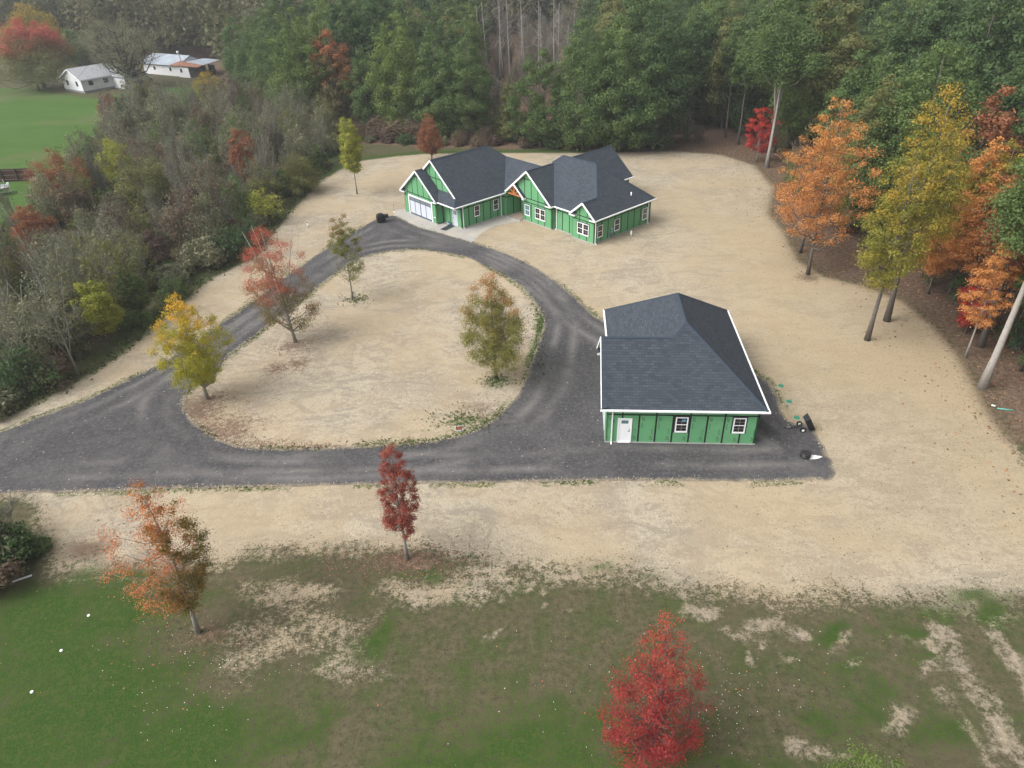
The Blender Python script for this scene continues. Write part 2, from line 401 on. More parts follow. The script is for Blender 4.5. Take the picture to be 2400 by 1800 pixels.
SCRUB = poly_px([(-60, 1010), (0, 975), (110, 925), (235, 855), (300, 808), (400, 722), (490, 648), (600, 588), (655, 510), (690, 470), (725, 430), (780, 385), (815, 345), (800, 310), (740, 282), (650, 262), (560, 256), (470, 252), (380, 252), (300, 266), (255, 300), (230, 350), (195, 400), (150, 440), (105, 460), (110, 510), (60, 545), (-60, 560)])
BELT = poly_px([(800, 345), (850, 338), (1000, 345), (1200, 349), (1420, 352), (1420, 330), (1200, 300), (1000, 290), (850, 290), (760, 290)])
LAWN = poly_px([(-200, 215), (60, 207), (150, 225), (215, 235), (330, 214), (420, 205), (520, 215), (480, 236), (300, 262), (255, 300), (230, 350), (195, 400), (150, 440), (105, 460), (110, 510), (60, 545), (-200, 560)])

_rs = np.random.default_rng(5)
_lat = [_rs.random((256, 256)) for _ in range(4)]
def vnoise(P, scale, k=0):
    q = P/scale; i = np.floor(q).astype(int); f = q-i; f = f*f*(3-2*f); L = _lat[k]
    a = L[i[:, 0] % 256, i[:, 1] % 256]; b = L[(i[:, 0]+1) % 256, i[:, 1] % 256]
    c = L[i[:, 0] % 256, (i[:, 1]+1) % 256]; d = L[(i[:, 0]+1) % 256, (i[:, 1]+1) % 256]
    return (a*(1-f[:, 0])+b*f[:, 0])*(1-f[:, 1])+(c*(1-f[:, 0])+d*f[:, 0])*f[:, 1]
def blobs(P, lst):
    """soft patches: (px x, px y, radius across in m, radius along the view in m, weight)"""
    r = np.zeros(len(P))
    for x, y, rx, ry, w in lst:
        c = g2(x, y); dx = (P[:, 0]-c[0])/rx; dy = (P[:, 1]-c[1])/ry
        r = np.maximum(r, w*np.exp(-(dx*dx+dy*dy)*0.8))
    return r
GPW = None
def strip(P, pts, w):
    L = poly_px(pts); d = np.full(len(P), 1e9)
    for a, b in zip(L, L[1:]):
        e = b-a; t = np.clip(((P-a)@e)/(e@e), 0, 1); q = P-a-t[:, None]*e
        d = np.minimum(d, np.sqrt((q*q).sum(1)))
    return np.clip(1-d/w, 0, 1)

def sq(a, b, st): return list(np.arange(a, b, st))
gx = [-1800, -1000, -600, -420, -320, -260, -210] + sq(-170, -62, 3.0) + sq(-62, 70, 0.42) + sq(70, 110, 2.5) + [110, 150, 200, 260, 350, 500, 900, 1800]
gy = [-600, -200, -60, 0, 8] + sq(13, 60, 0.40) + sq(60, 132, 0.6) + sq(132, 240, 3.0) + [240, 260, 300, 350, 420, 520, 700, 1000, 1600, 2600]
gx = np.array(gx); gy = np.array(gy)
X, Y = np.meshgrid(gx, gy)
GP = np.stack([X.ravel(), Y.ravel()], 1)
def sm(x, a, b):
    t = np.clip((x-a)/(b-a), 0, 1); return t*t*(3-2*t)
def wob(P, s, k): return (vnoise(P, s, k)-.5)*.62+(vnoise(P, s*.45, k+1)-.5)*.38
GW_ = GP+np.stack([wob(GP, 2.6, 0), wob(GP, 2.6, 2)], 1)*np.array([4.2, 2.6])
d_straw = sdist(GP, STRAW); d_out = sdist(GP, DRIVE_OUT); d_isl = sdist(GP, ISLAND)
d_woods = sdist(GP, WOODS); d_scrub = sdist(GP, SCRUB); d_lawn = sdist(GP, LAWN); d_belt = sdist(GP, BELT)
# width of the ragged edge of the straw: narrow at the scrub and the road, wide towards the lawn at the bottom
far = sm(GP[:, 1], 29, 40)
soft = 3.2*(1-far)+1.3*far
straw = np.maximum(sm(d_straw, -soft, soft*0.9), sm(d_isl, -0.5, 0.5))
near_bottom = 1-sm(GP[:, 1], 26.0, 34.0)
straw = np.maximum(straw, blobs(GW_, [(705, 1400, 2.3, 1.1, .72), (640, 1500, 3.0, 1.4, .78), (1000, 1385, 3.2, .9, .66), (760, 1460, 2.2, 1.0, .7), (1080, 1350, 3, .9, .62), (820, 1560, 1.6, 1.2, .5)]))
straw = np.maximum(straw, blobs(GW_, [(560, 215, 16, 14, .42), (640, 240, 10, 9, .42)]))
straw -= blobs(GP, [(470, 1480, 2.6, 1.7, .45), (955, 1318, 2.0, .9, .45), (230, 1290, 1.5, .8, .4)])
green = blobs(GW_, [(100, 1460, 4, 3, 1.0), (250, 1440, 4, 2.5, .95), (60, 1700, 6, 4, 1.0), (300, 1620, 4.5, 3, .95), (420, 1750, 4.5, 3, .85), (150, 1580, 5, 3, 1.0), (330, 1360, 2.6, .8, .8), (430, 1560, 3, 2, .7),
    (1180, 1720, 3.4, 2.0, .95), (1330, 1760, 3.2, 2.2, .95), (1060, 1780, 2.8, 1.6, .85), (1240, 1640, 2.2, 1.1, .75), (860, 1500, 1.3, 1.1, .9), (890, 1470, 1.0, .9, .8), (1120, 1600, 1.1, .9, .6), (700, 1720, 2, 2, .6), (980, 1345, 2.2, .8, .55), (720, 1330, 2.4, .7, .55), (1310, 1720, 3, 2, .9), (1460, 1690, 2.5, 1.5, .7),
    (1960, 1470, 1.6, .8, .85), (1985, 1560, 1.6, .9, .85), (2100, 1480, 1.7, .9, .85), (2160, 1430, 1.2, .7, .75), (2250, 1395, 1.7, .8, .9), (2300, 1440, 1.0, .8, .8), (2160, 1560, 1.8, .9, .75), (2050, 1640, 1.6, .9, .8), (1950, 1680, 1.5, 1, .75), (2200, 1730, 1.4, .8, .7), (2350, 1405, 1.6, .8, .6), (1700, 1780, 2.5, 1.2, .8), (1600, 1440, 1.5, .8, .55), (1420, 1335, 1.5, .6, .6), (1540, 1345, 1.6, .5, .55), (2390, 1680, .8, 1.0, .6)])
# green fringes along the drive
edge = np.minimum(np.abs(d_out), np.abs(d_isl))
fr = sm(-edge, -1.0, -0.15)*(vnoise(GP, 3.5, 1) > 0.38)*0.62
fr = np.maximum(fr, sm(-np.abs(d_isl), -1.3, -0.1)*blobs(GP, [(1262, 830, 1.6, 4.5, 1.1), (1268, 760, 1.5, 3.5, 1.1), (1140, 970, 3, 3.0, .8), (1080, 1010, 4, 1.6, .7), (700, 720, 5, 7, .75), (830, 600, 6, 4, .6), (440, 940, 3, 4, .5), (520, 850, 3, 4, .6)]))
green = np.maximum(green, fr*(GP[:, 1] > 33))
green = np.maximum(green, blobs(GP, [(1163, 893, 1.5, 1.1, .75), (835, 700, 1.6, 1.3, .55), (1090, 985, 2.4, 1.3, .62), (905, 1040, 2.5, .8, .55)]))
# rim of short grass between straw and scrub, and behind the house
rim = np.maximum(sm(-np.abs(d_scrub+0.3), -1.6, -0.1)*0.55, sm(d_scrub, -.5, 1.5)*.5)*(GP[:, 1] > 40)
back = sm(-np.abs(d_straw+0.9), -1.8, -.3)*(GP[:, 1] > 112)*(GP[:, 0] < 22)*0.85
green = np.maximum(green, np.maximum(rim, back))
green = np.maximum(green, blobs(GP, [(740, 345, 7, 6, .75), (800, 365, 5, 3, .8)]))
litter = sm(d_woods, -4, 4)
litter = np.maximum(litter, sm(-d_straw, -3.5, 4.0)*(GP[:, 0] > 14)*(GP[:, 1] > 40)*(d_woods < 30)*0.9)
litter = np.maximum(litter, 0.42*sm(d_scrub, 0.5, 3.0))
litter = np.maximum(litter, sm(d_belt, -0.5, 1.0))
litter = np.maximum(litter, blobs(GP, [(700, 850, 1.2, 1.0, .7), (650, 860, 1.0, .9, .65), (690, 810, 1.8, 1.2, .55), (470, 960, 2.2, 3.2, .72), (520, 1010, 2.8, 2.6, .68), (600, 1040, 3.5, .7, .6), (760, 1047, 3.5, .5, .5), (955, 1316, 2.2, .8, .8), (1893, 650, 1.3, 1.1, .8), (200, 1285, 1.6, 1.0, .75), (480, 1490, 1.4, .8, .55), (1120, 960, 2.0, 1.2, .45)]))
dirt = blobs(GW_, [(1335, 1350, .9, .5, .95), (1610, 1365, 2.0, .55, .85), (1680, 1420, 1.0, .5, .9), (1720, 1465, .9, .4, .9), (1820, 1475, 1.0, .6, .9), (1780, 1545, .6, .5, .95), (2005, 1500, 1.0, .6, .75), (1850, 1530, .6, .4, .75), (2010, 1555, .7, .4, .7), (1640, 1395, .9, .4, .85), (2180, 1590, .7, .4, .75), (2060, 1690, .9, .5, .7), (1940, 1770, .9, .5, .85), (2130, 1520, .6, .5, .7), (1260, 1440, .3, .25, .9), (1240, 1370, .8, .3, .7), (1270, 1390, .3, .5, .7), (1170, 1400, .5, .5, .6), (1350, 1425, .25, .2, .9), (2100, 1370, 2.2, .5, .6), (1700, 1335, 2.0, .5, .55), (1165, 1490, .35, .3, .8), (1080, 1350, .8, .3, .5)])
dirt = np.maximum(dirt, 0.8*strip(GP*.85+GW_*.15, [(2190, 1470), (2260, 1570), (2330, 1690), (2400, 1800), (2450, 1880)], 1.25))
dirt = np.maximum(dirt, 0.8*strip(GP*.72+GW_*.28, [(2330, 1480), (2400, 1590), (2480, 1720)], 1.0))
dirt = np.maximum(dirt, 0.6*strip(GP*.72+GW_*.28, [(2200, 1600), (2290, 1760), (2330, 1840)], 0.8))
lawn = np.maximum(sm(d_lawn, -3.5, 1.5), 0.0)
frac = vnoise(GP, 3.1, 0)*.5+vnoise(GP, 1.3, 1)*.3+vnoise(GP, .6, 2)*.2
low_lawn = (GP[:, 1] < 33)
green = np.where(low_lawn, np.clip(green*1.12+(frac-.5)*.6-.06, 0, 1.0), green)
dirt = np.clip(dirt*.84+np.where(dirt > .05, (vnoise(GP, .9, 3)-.5)*.5, 0), 0, .92)
straw = np.where(low_lawn & (d_straw < -2.5), straw*.86, straw)
straw = np.where(low_lawn, straw+(frac-.5)*.55*(straw > .02)*(straw < .98), straw)
me = bpy.data.meshes.new('ground')
nx, ny = len(gx), len(gy)
idx = np.arange(nx*ny).reshape(ny, nx)
quads = np.stack([idx[:-1, :-1].ravel(), idx[:-1, 1:].ravel(), idx[1:, 1:].ravel(), idx[1:, :-1].ravel()], 1)
me.vertices.add(nx*ny); me.loops.add(quads.size); me.polygons.add(len(quads))
me.vertices.foreach_set('co', np.concatenate([GP, np.zeros((len(GP), 1))], 1).astype(np.float32).ravel())
me.loops.foreach_set('vertex_index', quads.astype(np.int32).ravel())
me.polygons.foreach_set('loop_start', np.arange(0, quads.size, 4, dtype=np.int32))
me.update()
def pattr(me, name, arr):
    a = me.attributes.new(name, 'FLOAT_COLOR', 'POINT')
    a.data.foreach_set('color', np.concatenate([arr, np.ones((len(arr), 1))], 1).astype(np.float32).ravel())
pattr(me, 'cover', np.clip(np.stack([straw, green, litter], 1), 0, 1.2))
pattr(me, 'cover_more', np.clip(np.stack([dirt, lawn, sm(GP[:, 0], 6, 38)*sm(GP[:, 1], 25, 34)*(1-sm(GP[:, 1], 85, 115))], 1), 0, 1.2))

def ground_mat():
    m, nt = mat('ground')
    v = coords(nt)
    A = nd(nt, 'ShaderNodeSeparateColor', {0: nd(nt, 'ShaderNodeAttribute', attribute_name='cover').outputs['Color']}).outputs
    B = nd(nt, 'ShaderNodeSeparateColor', {0: nd(nt, 'ShaderNodeAttribute', attribute_name='cover_more').outputs['Color']}).outputs
    n_big = noise(nt, v, 0.09, 4, 0.6); n_mid = noise(nt, v, 0.55, 5, 0.65, 0.6); n_sml = smooth(nt, noise(nt, v, 2.6, 5, 0.7), .27, .73)
    n_tiny = smooth(nt, noise(nt, v, 8.5, 4, 0.8), .27, .73)
    fib1 = smooth(nt, noise(nt, scaled(nt, v, 9, 3.5, 1, 0.5), 1.0, 4, 0.8), .27, .73); fib2 = noise(nt, scaled(nt, v, 4, 15, 1, -0.35), 1.0, 3, 0.7)
    streak = noise(nt, scaled(nt, v, 0.28, 0.55, 1, 0.35), 1.0, 6, 0.68, 1.6)
    streak2 = noise(nt, scaled(nt, v, 0.16, 0.11, 1, 0.7), 1.0, 7, 0.72, 1.0)
    # straw mulch: pale stems, thin places where the soil greys it, dark specks of leaf and clod
    s = mixc(nt, fib1, (0.245, 0.209, 0.152), (0.425, 0.370, 0.282))
    s = mixc(nt, math_(nt, 'MULTIPLY', smooth(nt, fib2, .42, .7), 0.5), s, (0.47, 0.41, 0.315))
    thin = math_(nt, 'MULTIPLY', smooth(nt, math_(nt, 'ADD', math_(nt, 'MULTIPLY', streak, 0.86), math_(nt, 'MULTIPLY', n_sml, 0.16)), .45, .62), 0.72)
    s = mixc(nt, thin, s, (0.215, 0.185, 0.148))
    thin2 = math_(nt, 'MULTIPLY', smooth(nt, math_(nt, 'ADD', math_(nt, 'MULTIPLY', streak2, 0.86), math_(nt, 'MULTIPLY', n_sml, 0.16)), .45, .62), 0.60)
    s = mixc(nt, thin2, s, (0.235, 0.195, 0.145))
    s = mixc(nt, math_(nt, 'MULTIPLY', smooth(nt, n_big, .40, .60), 0.50), s, (0.36, 0.28, 0.175))
    s = mixc(nt, math_(nt, 'MULTIPLY', B[2], 0.6), s, (0.315, 0.25, 0.155))
    speck = smooth(nt, noise(nt, v, 5.5, 2, 0.8), .60, .68)
    gate = smooth(nt, math_(nt, 'ADD', n_mid, math_(nt, 'MULTIPLY', B[2], 0.30)), .46, .60)
    s = mixc(nt, math_(nt, 'MULTIPLY', math_(nt, 'MULTIPLY', speck, gate), 0.7), s, (0.12, 0.085, 0.06))
    # dormant turf
    t = mixc(nt, n_sml, (0.042, 0.039, 0.022), (0.108, 0.090, 0.055))
    t = mixc(nt, math_(nt, 'MULTIPLY', smooth(nt, n_tiny, .45, .7), 0.5), t, (0.142, 0.120, 0.076))
    t = mixc(nt, math_(nt, 'MULTIPLY', smooth(nt, math_(nt, 'ADD', math_(nt, 'MULTIPLY', n_mid, .6), math_(nt, 'MULTIPLY', n_tiny, .4)), .47, .60), 0.75), t, (0.040, 0.068, 0.016))
    t = mixc(nt, math_(nt, 'MULTIPLY', smooth(nt, n_big, .45, .65), 0.5), t, (0.085, 0.073, 0.045))
    g = mixc(nt, n_tiny, (0.014, 0.040, 0.006), (0.046, 0.090, 0.016))
    g = mixc(nt, math_(nt, 'MULTIPLY', smooth(nt, n_sml, .45, .7), 0.55), g, (0.068, 0.078, 0.026))
    g = mixc(nt, math_(nt, 'MULTIPLY', smooth(nt, n_mid, .48, .66), 0.5), g, (0.035, 0.060, 0.016))
    l = mixc(nt, n_tiny, (0.046, 0.031, 0.023), (0.165, 0.100, 0.070))
    l = mixc(nt, math_(nt, 'MULTIPLY', smooth(nt, n_sml, .45, .65), 0.5), l, (0.19, 0.145, 0.10))
    l = mixc(nt, math_(nt, 'MULTIPLY', smooth(nt, noise(nt, v, 7, 2, .8), .6, .68), 0.7), l, (0.23, 0.125, 0.080))
    l = mixc(nt, math_(nt, 'MULTIPLY', smooth(nt, n_mid, .5, .68), 0.45), l, (0.150, 0.118, 0.085))
    d = mixc(nt, n_sml, (0.150, 0.125, 0.095), (0.300, 0.252, 0.190))
    d = mixc(nt, math_(nt, 'MULTIPLY', smooth(nt, n_mid, .45, .65), 0.6), d, (0.29, 0.24, 0.168))
    w = mixc(nt, noise(nt, scaled(nt, v, .06, .28, 1, .15), 1.0, 4), (0.034, 0.080, 0.014), (0.072, 0.125, 0.030))
    w = mixc(nt, math_(nt, 'MULTIPLY', smooth(nt, noise(nt, v, 0.05, 3), .5, .68), 0.65), w, (0.095, 0.105, 0.045))
    def over(mask, amp, c0, c1):
        nn = math_(nt, 'ADD', math_(nt, 'MULTIPLY', n_mid, 0.50), math_(nt, 'ADD', math_(nt, 'MULTIPLY', n_sml, 0.40), math_(nt, 'MULTIPLY', n_tiny, 0.40)))
        k = math_(nt, 'ADD', mask, math_(nt, 'MULTIPLY', math_(nt, 'MULTIPLY', math_(nt, 'SUBTRACT', nn, 0.66), amp*1.3), math_(nt, 'MULTIPLY', mask, 3.0, clamp=True)))
        return mixc(nt, smooth(nt, k, 0.20, 0.80), c0, c1)
    c = over(B[1], 0.5, t, w)
    c = over(A[1], 1.6, c, g)
    c = over(B[0], 0.85, c, d)
    c = over(A[0], 1.15, c, s)
    lo = math_(nt, 'MULTIPLY', A[1], math_(nt, 'GREATER_THAN', A[0], 0.3))
    c = over(math_(nt, 'SUBTRACT', lo, 0.08), 1.3, c, g)
    c = over(A[2], 1.3, c, l)
    h = math_(nt, 'ADD', math_(nt, 'MULTIPLY', n_tiny, 0.5), fib1)
    surf(nt, c, 0.95, 0.05, 0, h, 0.45, 0.04)
    return m
me.materials.append(ground_mat())
ground = link(bpy.data.objects.new('ground', me)); tag(ground, 'straw covered building plot running into lawn, scrub and leaf litter', 'ground', kind='structure')

def sheet(name, outer, holes, z, material, step, jit):
    ro = resample(outer, 0.45, jit, 3); rh = [resample(h, 0.45, jit, 4) for h in holes]
    rings = [ro]+rh; pts = []; edges = []
    for r in rings:
        k = len(pts); pts += [tuple(p) for p in r]; edges += [(k+i, k+(i+1) % len(r)) for i in range(len(r))]
    lo, hi = ro.min(0), ro.max(0)
    gxx, gyy = np.meshgrid(np.arange(lo[0], hi[0], step), np.arange(lo[1], hi[1], step))
    Q = np.stack([gxx.ravel(), gyy.ravel()], 1)
    ok = sdist(Q, ro) > step*0.4
    for h in rh: ok &= sdist(Q, h) < -step*0.4
    pts += [tuple(p) for p in Q[ok]]
    V, E, F, *_ = delaunay_2d_cdt([Vector(p) for p in pts], edges, [], 0, 1e-4)
    V = np.array([tuple(p) for p in V]); F = [f for f in F if len(f) == 3]
    cen = np.array([V[list(f)].mean(0) for f in F])
    ok = inside(cen, ro)
    for h in rh: ok &= ~inside(cen, h)
    F = [list(f) for f, k in zip(F, ok) if k]
    out = []
    for f in F:
        a, b, c = V[f]
        out.append(f if (b[0]-a[0])*(c[1]-a[1])-(b[1]-a[1])*(c[0]-a[0]) > 0 else f[::-1])
    me = bpy.data.meshes.new(name)
    me.from_pydata([(p[0], p[1], z) for p in V], [], out)
    d1 = np.abs(sdist(V, outer)); d2 = np.abs(sdist(V, holes[0])) if holes else d1
    pattr(me, 'edge', np.stack([np.clip(d1/10, 0, 1), np.clip(d2/10, 0, 1), np.zeros(len(V))], 1))
    me.materials.append(material)
    return link(bpy.data.objects.new(name, me))

def drive_mat():
    m, nt = mat('driveway')
    v = coords(nt)
    A = nd(nt, 'ShaderNodeSeparateColor', {0: nd(nt, 'ShaderNodeAttribute', attribute_name='edge').outputs['Color']}).outputs
    d1 = math_(nt, 'MULTIPLY', A[0], 10.0); d2 = math_(nt, 'MULTIPLY', A[1], 10.0)
    big = noise(nt, v, 0.16, 5, 0.65, 0.8); mid = noise(nt, v, 0.9, 4, 0.7); fine = noise(nt, v, 9, 3, 0.8); grit = noise(nt, v, 24, 2, 0.9)
    c = mixc(nt, fine, (0.033, 0.032, 0.034), (0.080, 0.077, 0.078))
    c = mixc(nt, math_(nt, 'MULTIPLY', smooth(nt, big, .42, .68), 0.55), c, (0.115, 0.108, 0.106))
    c = mixc(nt, math_(nt, 'MULTIPLY', smooth(nt, mid, .48, .7), 0.45), c, (0.038, 0.038, 0.042))
    c = mixc(nt, math_(nt, 'MULTIPLY', smooth(nt, noise(nt, v, 3.4, 4, .8), .48, .62), 0.42), c, (0.135, 0.131, 0.134))
    c = mixc(nt, math_(nt, 'MULTIPLY', smooth(nt, noise(nt, v, 4.1, 4, .8), .52, .66), 0.45), c, (0.030, 0.030, 0.034))
    c = mixc(nt, math_(nt, 'MULTIPLY', math_(nt, 'SUBTRACT', 1.0, smooth(nt, math_(nt, 'ADD', math_(nt, 'MINIMUM', d1, d2), math_(nt, 'MULTIPLY', noise(nt, v, 1.3, 4, .7), .9)), .42, .85)), 0.75), c, (0.27, 0.23, 0.165))
    # wheel tracks follow the two edges of the drive, broken up along their length
    trk = None
    for dd in (d1, d2):
        for cen, wid in ((1.5, .6), (3.3, .65)):
            wob = math_(nt, 'ADD', dd, math_(nt, 'MULTIPLY', math_(nt, 'SUBTRACT', noise(nt, v, 0.045, 2), 0.5), 2.2))
            k = math_(nt, 'SUBTRACT', 1.0, math_(nt, 'DIVIDE', math_(nt, 'ABSOLUTE', math_(nt, 'SUBTRACT', wob, cen)), wid), clamp=True)
            trk = k if trk is None else math_(nt, 'MAXIMUM', trk, k)
    trk = math_(nt, 'MULTIPLY', trk, math_(nt, 'MULTIPLY', smooth(nt, noise(nt, v, 0.10, 3), .40, .62), smooth(nt, noise(nt, v, 1.6, 4, .7), .20, .55)))
    c = mixc(nt, math_(nt, 'MULTIPLY', trk, 0.72), c, (0.170, 0.160, 0.152))
    c = mixc(nt, math_(nt, 'MULTIPLY', smooth(nt, grit, .66, .74), 0.5), c, (0.22, 0.21, 0.20))
    c = mixc(nt, math_(nt, 'MULTIPLY', smooth(nt, noise(nt, v, 4.2, 1, .5), .75, .77), 0.55), c, (0.52, 0.49, 0.45))
    surf(nt, c, 0.95, 0.1, 0, math_(nt, 'ADD', fine, grit), 0.55, 0.03)
    return m
drive = sheet('driveway', DRIVE_OUT, [ISLAND], 0.035, drive_mat(), 0.8, 0.05)
tag(drive, 'dark crushed asphalt driveway looping round a straw island', 'driveway', kind='structure')
def gravel_mat():
    m, nt = mat('gravel'); v = coords(nt)
    f = noise(nt, v, 8, 3, .8); b = noise(nt, v, 0.5, 4)
    c = mixc(nt, f, (0.20, 0.19, 0.175), (0.44, 0.42, 0.39))
    c = mixc(nt, math_(nt, 'MULTIPLY', smooth(nt, b, .45, .65), 0.6), c, (0.40, 0.355, 0.29))
    surf(nt, c, 0.95, 0.05, 0, f, 0.5, 0.03)
    return m
grav = sheet('gravel_apron', GRAVEL, [], 0.018, gravel_mat(), 0.8, 0.08)
tag(grav, 'pale grey gravel apron in front of the house', 'gravel', kind='structure')
# ------------------------------------------------------------------ building parts
def wall_frame(p0, p1, u, z):
    """matrix: x along the wall, y outwards, z up, origin at u along p0->p1 (outside on the right hand) and height z"""
    p0 = Vector((p0[0], p0[1], 0)); d = (Vector((p1[0], p1[1], 0))-p0).normalized()
    o = Vector((d.y, -d.x, 0)); q = p0+d*u+Vector((0, 0, z))
    return Matrix(((d.x, o.x, 0, q.x), (d.y, o.y, 0, q.y), (0, 0, 1, q.z), (0, 0, 0, 1)))
def window(par, W, w, h, lights=1, glass='glass_dark', flash=True, cols=2, mullion=True, frame='white_trim', blue_disc=False):
    fw = 0.085
    mb = MB()
    for a, b, c, d in ((0, w, -0.0, fw*1.35), (0, w, h-fw*.8, h), (0, fw, fw*1.35, h-fw*.8), (w-fw, w, fw*1.35, h-fw*.8)):
        mb.box(a, b, -0.02, 0.055, c, d, 0, W)
    mid = h*0.5+0.02
    pw = w/lights
    for i in range(1, lights): mb.box(i*pw-.075, i*pw+.075, -0.02, 0.05, fw*1.35, h-fw*.8, 0, W)
    for i in range(lights):
        a = i*pw+(fw if i == 0 else .075); b = (i+1)*pw-(fw if i == lights-1 else .075)
        mb.box(a, b, -0.01, 0.036, mid-.03, mid+.03, 0, W)
    win = mb.build('window', M[frame], par)
    g = MB(); mu = MB()
    for i in range(lights):
        a = i*pw+(fw if i == 0 else .075); b = (i+1)*pw-(fw if i == lights-1 else .075)
        g.box(a, b, -0.012, 0.012, fw*1.35, mid-.03, 0, W); g.box(a, b, -0.012, 0.020, mid+.03, h-fw*.8, 0, W)
        if mullion:
            c = (a+b)/2
            for z0, z1, y in ((fw*1.35, mid-.03, .017), (mid+.03, h-fw*.8, .025)):
                mu.box(c-.009, c+.009, y-.004, y+.004, z0, z1, 0, W)
                zm = (z0+z1)/2; mu.box(a, c-.011, y-.004, y+.004, zm-.009, zm+.009, 0, W); mu.box(c+.011, b, y-.004, y+.004, zm-.009, zm+.009, 0, W)
    g.build('pane', M[glass], win)
    if mullion: mu.build('grille', M['tan'], win)
    if flash:
        f = MB(); e = .10
        f.box(-e, w+e, -.01, .006, h, h+e, 0, W); f.box(-e, 0, -.01, .006, -e*.4, h, 0, W); f.box(w, w+e, -.01, .006, -e*.4, h, 0, W)
        f.build('flashing_tape', M['tape'], win)
    if blue_disc:  # flat blue oval laid over the upper pane
        s = MB(); c = W@Vector((w*.68, .024, h*.78))
        x = W.to_3x3()@Vector((1, 0, 0)); n = W.to_3x3()@Vector((0, 1, 0))
        R = [c+x*(.15*math.cos(t))+Vector((0, 0, .12*math.sin(t))) for t in [k*math.pi/10 for k in range(20)]]
        s.face(R); s.face([p+n*.004 for p in reversed(R)])
        s.build('blue_disc', M['blue_paint'], win)
    return win
M['tan'] = plain('tan', (0.34, 0.31, 0.25), 0.6)
M['tape'] = plain('tape', (0.015, 0.022, 0.022), 0.5, 0.3, 0, 0.2, 8)
def downspout(par, x, y, z0, z1, ox, oy):
    mb = MB()
    mb.bar((x+ox*.3, y+oy*.3, z1), (x+ox*.07, y+oy*.07, z1-.28), .075, .075)
    mb.bar((x+ox*.07, y+oy*.07, z1-.26), (x+ox*.07, y+oy*.07, z0+.12), .085, .085, 0, (ox, oy, 0.01))
    mb.bar((x+ox*.05, y+oy*.05, z0+.13), (x+ox*.28, y+oy*.28, z0+.03), .085, .085)
    return mb.build('downspout', M['white_trim'], par)
def gutter(par, p, q):
    mb = MB(); mb.bar(p, q, .13, .12); return mb.build('gutter', M['white_trim'], par)
def rake(par, p, q, h=.22):
    mb = MB(); mb.bar(p, q, .05, h); return mb.build('rake_board', M['white_trim'], par)
def caps(par, segs):
    for p, q in segs:
        mb = MB()
        p = Vector(p)+Vector((0, 0, .012)); q = Vector(q)+Vector((0, 0, .012)); d = (q-p).normalized()
        s = d.cross(Vector((0, 0, 1))).normalized()*.16; dn = Vector((0, 0, -.085))
        n = max(1, int((q-p).length/.3))
        for k in range(n):
            a = p+(q-p)*(k/n); b = p+(q-p)*((k+1)/n); up = Vector((0, 0, .022))
            mb.face([a+up, b, b+s+dn, a+s+dn+up]); mb.face([b, a+up, a-s+dn+up, b-s+dn])
        mb.build('ridge_cap', M['ridge'], par)
def roof(par, polys, thick=.14):
    r = MB(); s = MB()
    for p in polys:
        r.slab(p, 0, -.03); s.slab(p, -.03, -thick)
    ro = r.build('roof', M['shingles'], par); so = s.build('soffit', M['white_trim'], par)
    return ro, so
def text_mesh(txt, size):
    cu = bpy.data.curves.new('t', 'FONT'); cu.body = txt; cu.size = size; cu.shear = 0.18
    o = bpy.data.objects.new('t', cu); COL.objects.link(o); bpy.context.view_layer.update()
    me = o.evaluated_get(bpy.context.evaluated_depsgraph_get()).to_mesh()
    V = [tuple(v.co) for v in me.vertices]; F = [list(p.vertices) for p in me.polygons]
    bpy.data.objects.remove(o); bpy.data.curves.remove(cu)
    return V, F
TXT_ZIP = text_mesh('ZIP', .27); TXT_SYS = text_mesh('SYSTEM', .15)
def stamp(par, tv, W, u, z, up, scale=1.0):
    V, F = tv; mb = MB()
    for f in F:
        pts = []
        for k in f:
            x, y, _ = V[k]; x *= scale; y *= scale
            pts.append(W@(Vector((u-y, .004, z+x)) if up else Vector((u+y, .004, z-x))))
        mb.face(pts)
    mb.build('panel_print', M['print'], par)
S = 0.79; ZE = 3.13

# ------------------------------------------------------------------ the detached green garage
gar = empty('garage_building', (6.79, 41.87, 0.12), math.radians(-4.73))
tag(gar, 'detached single storey garage sheathed in green panels with dark hipped roof, beside the driveway', 'building')
w = MB(); W1, D1 = 10.87, 14.9
w.panel((0, 0), (W1, 0), [(0, 0), (W1, 0), (W1, 3.24), (0, 3.24)], .15, uoff=1.2192-1.95*1.2192+1.2192)
w.panel((W1, 0), (W1, D1), [(0, 0), (D1, 0), (D1, 3.24), (0, 3.24)], .15)
w.panel((W1, D1), (.9, D1), [(0, 0), (9.97, 0), (9.97, 3.24), (0, 3.24)], .15)
w.panel((.9, D1), (.9, 8.1), [(0, 0), (6.8, 0), (6.8, 3.24), (0, 3.24)], .15)
w.panel((.9, 8.1), (0, 8.1), [(0, 0), (.9, 0), (.9, 3.24), (0, 3.24)], .15)
w.panel((0, 8.1), (0, 0), [(0, 0), (8.1, 0), (8.1, 3.24), (4.05, 6.46), (0, 3.24)], .15)
gw = w.build('wall', M['zip'], gar)
f = MB(); f.box(-.04, W1+.04, -.04, .2, -.24, -.003); f.box(W1-.2, W1+.04, .2, D1+.04, -.24, -.003); f.box(-.04, .2, .2, 8.14, -.24, -.003); f.box(.86, 1.1, 8.14, D1+.04, -.24, -.003)
f.build('foundation', M['concrete'], gar)
def zf(n): return ZE+S*(n+.35)
p_ = lambda x, y, z: (x, y, z)
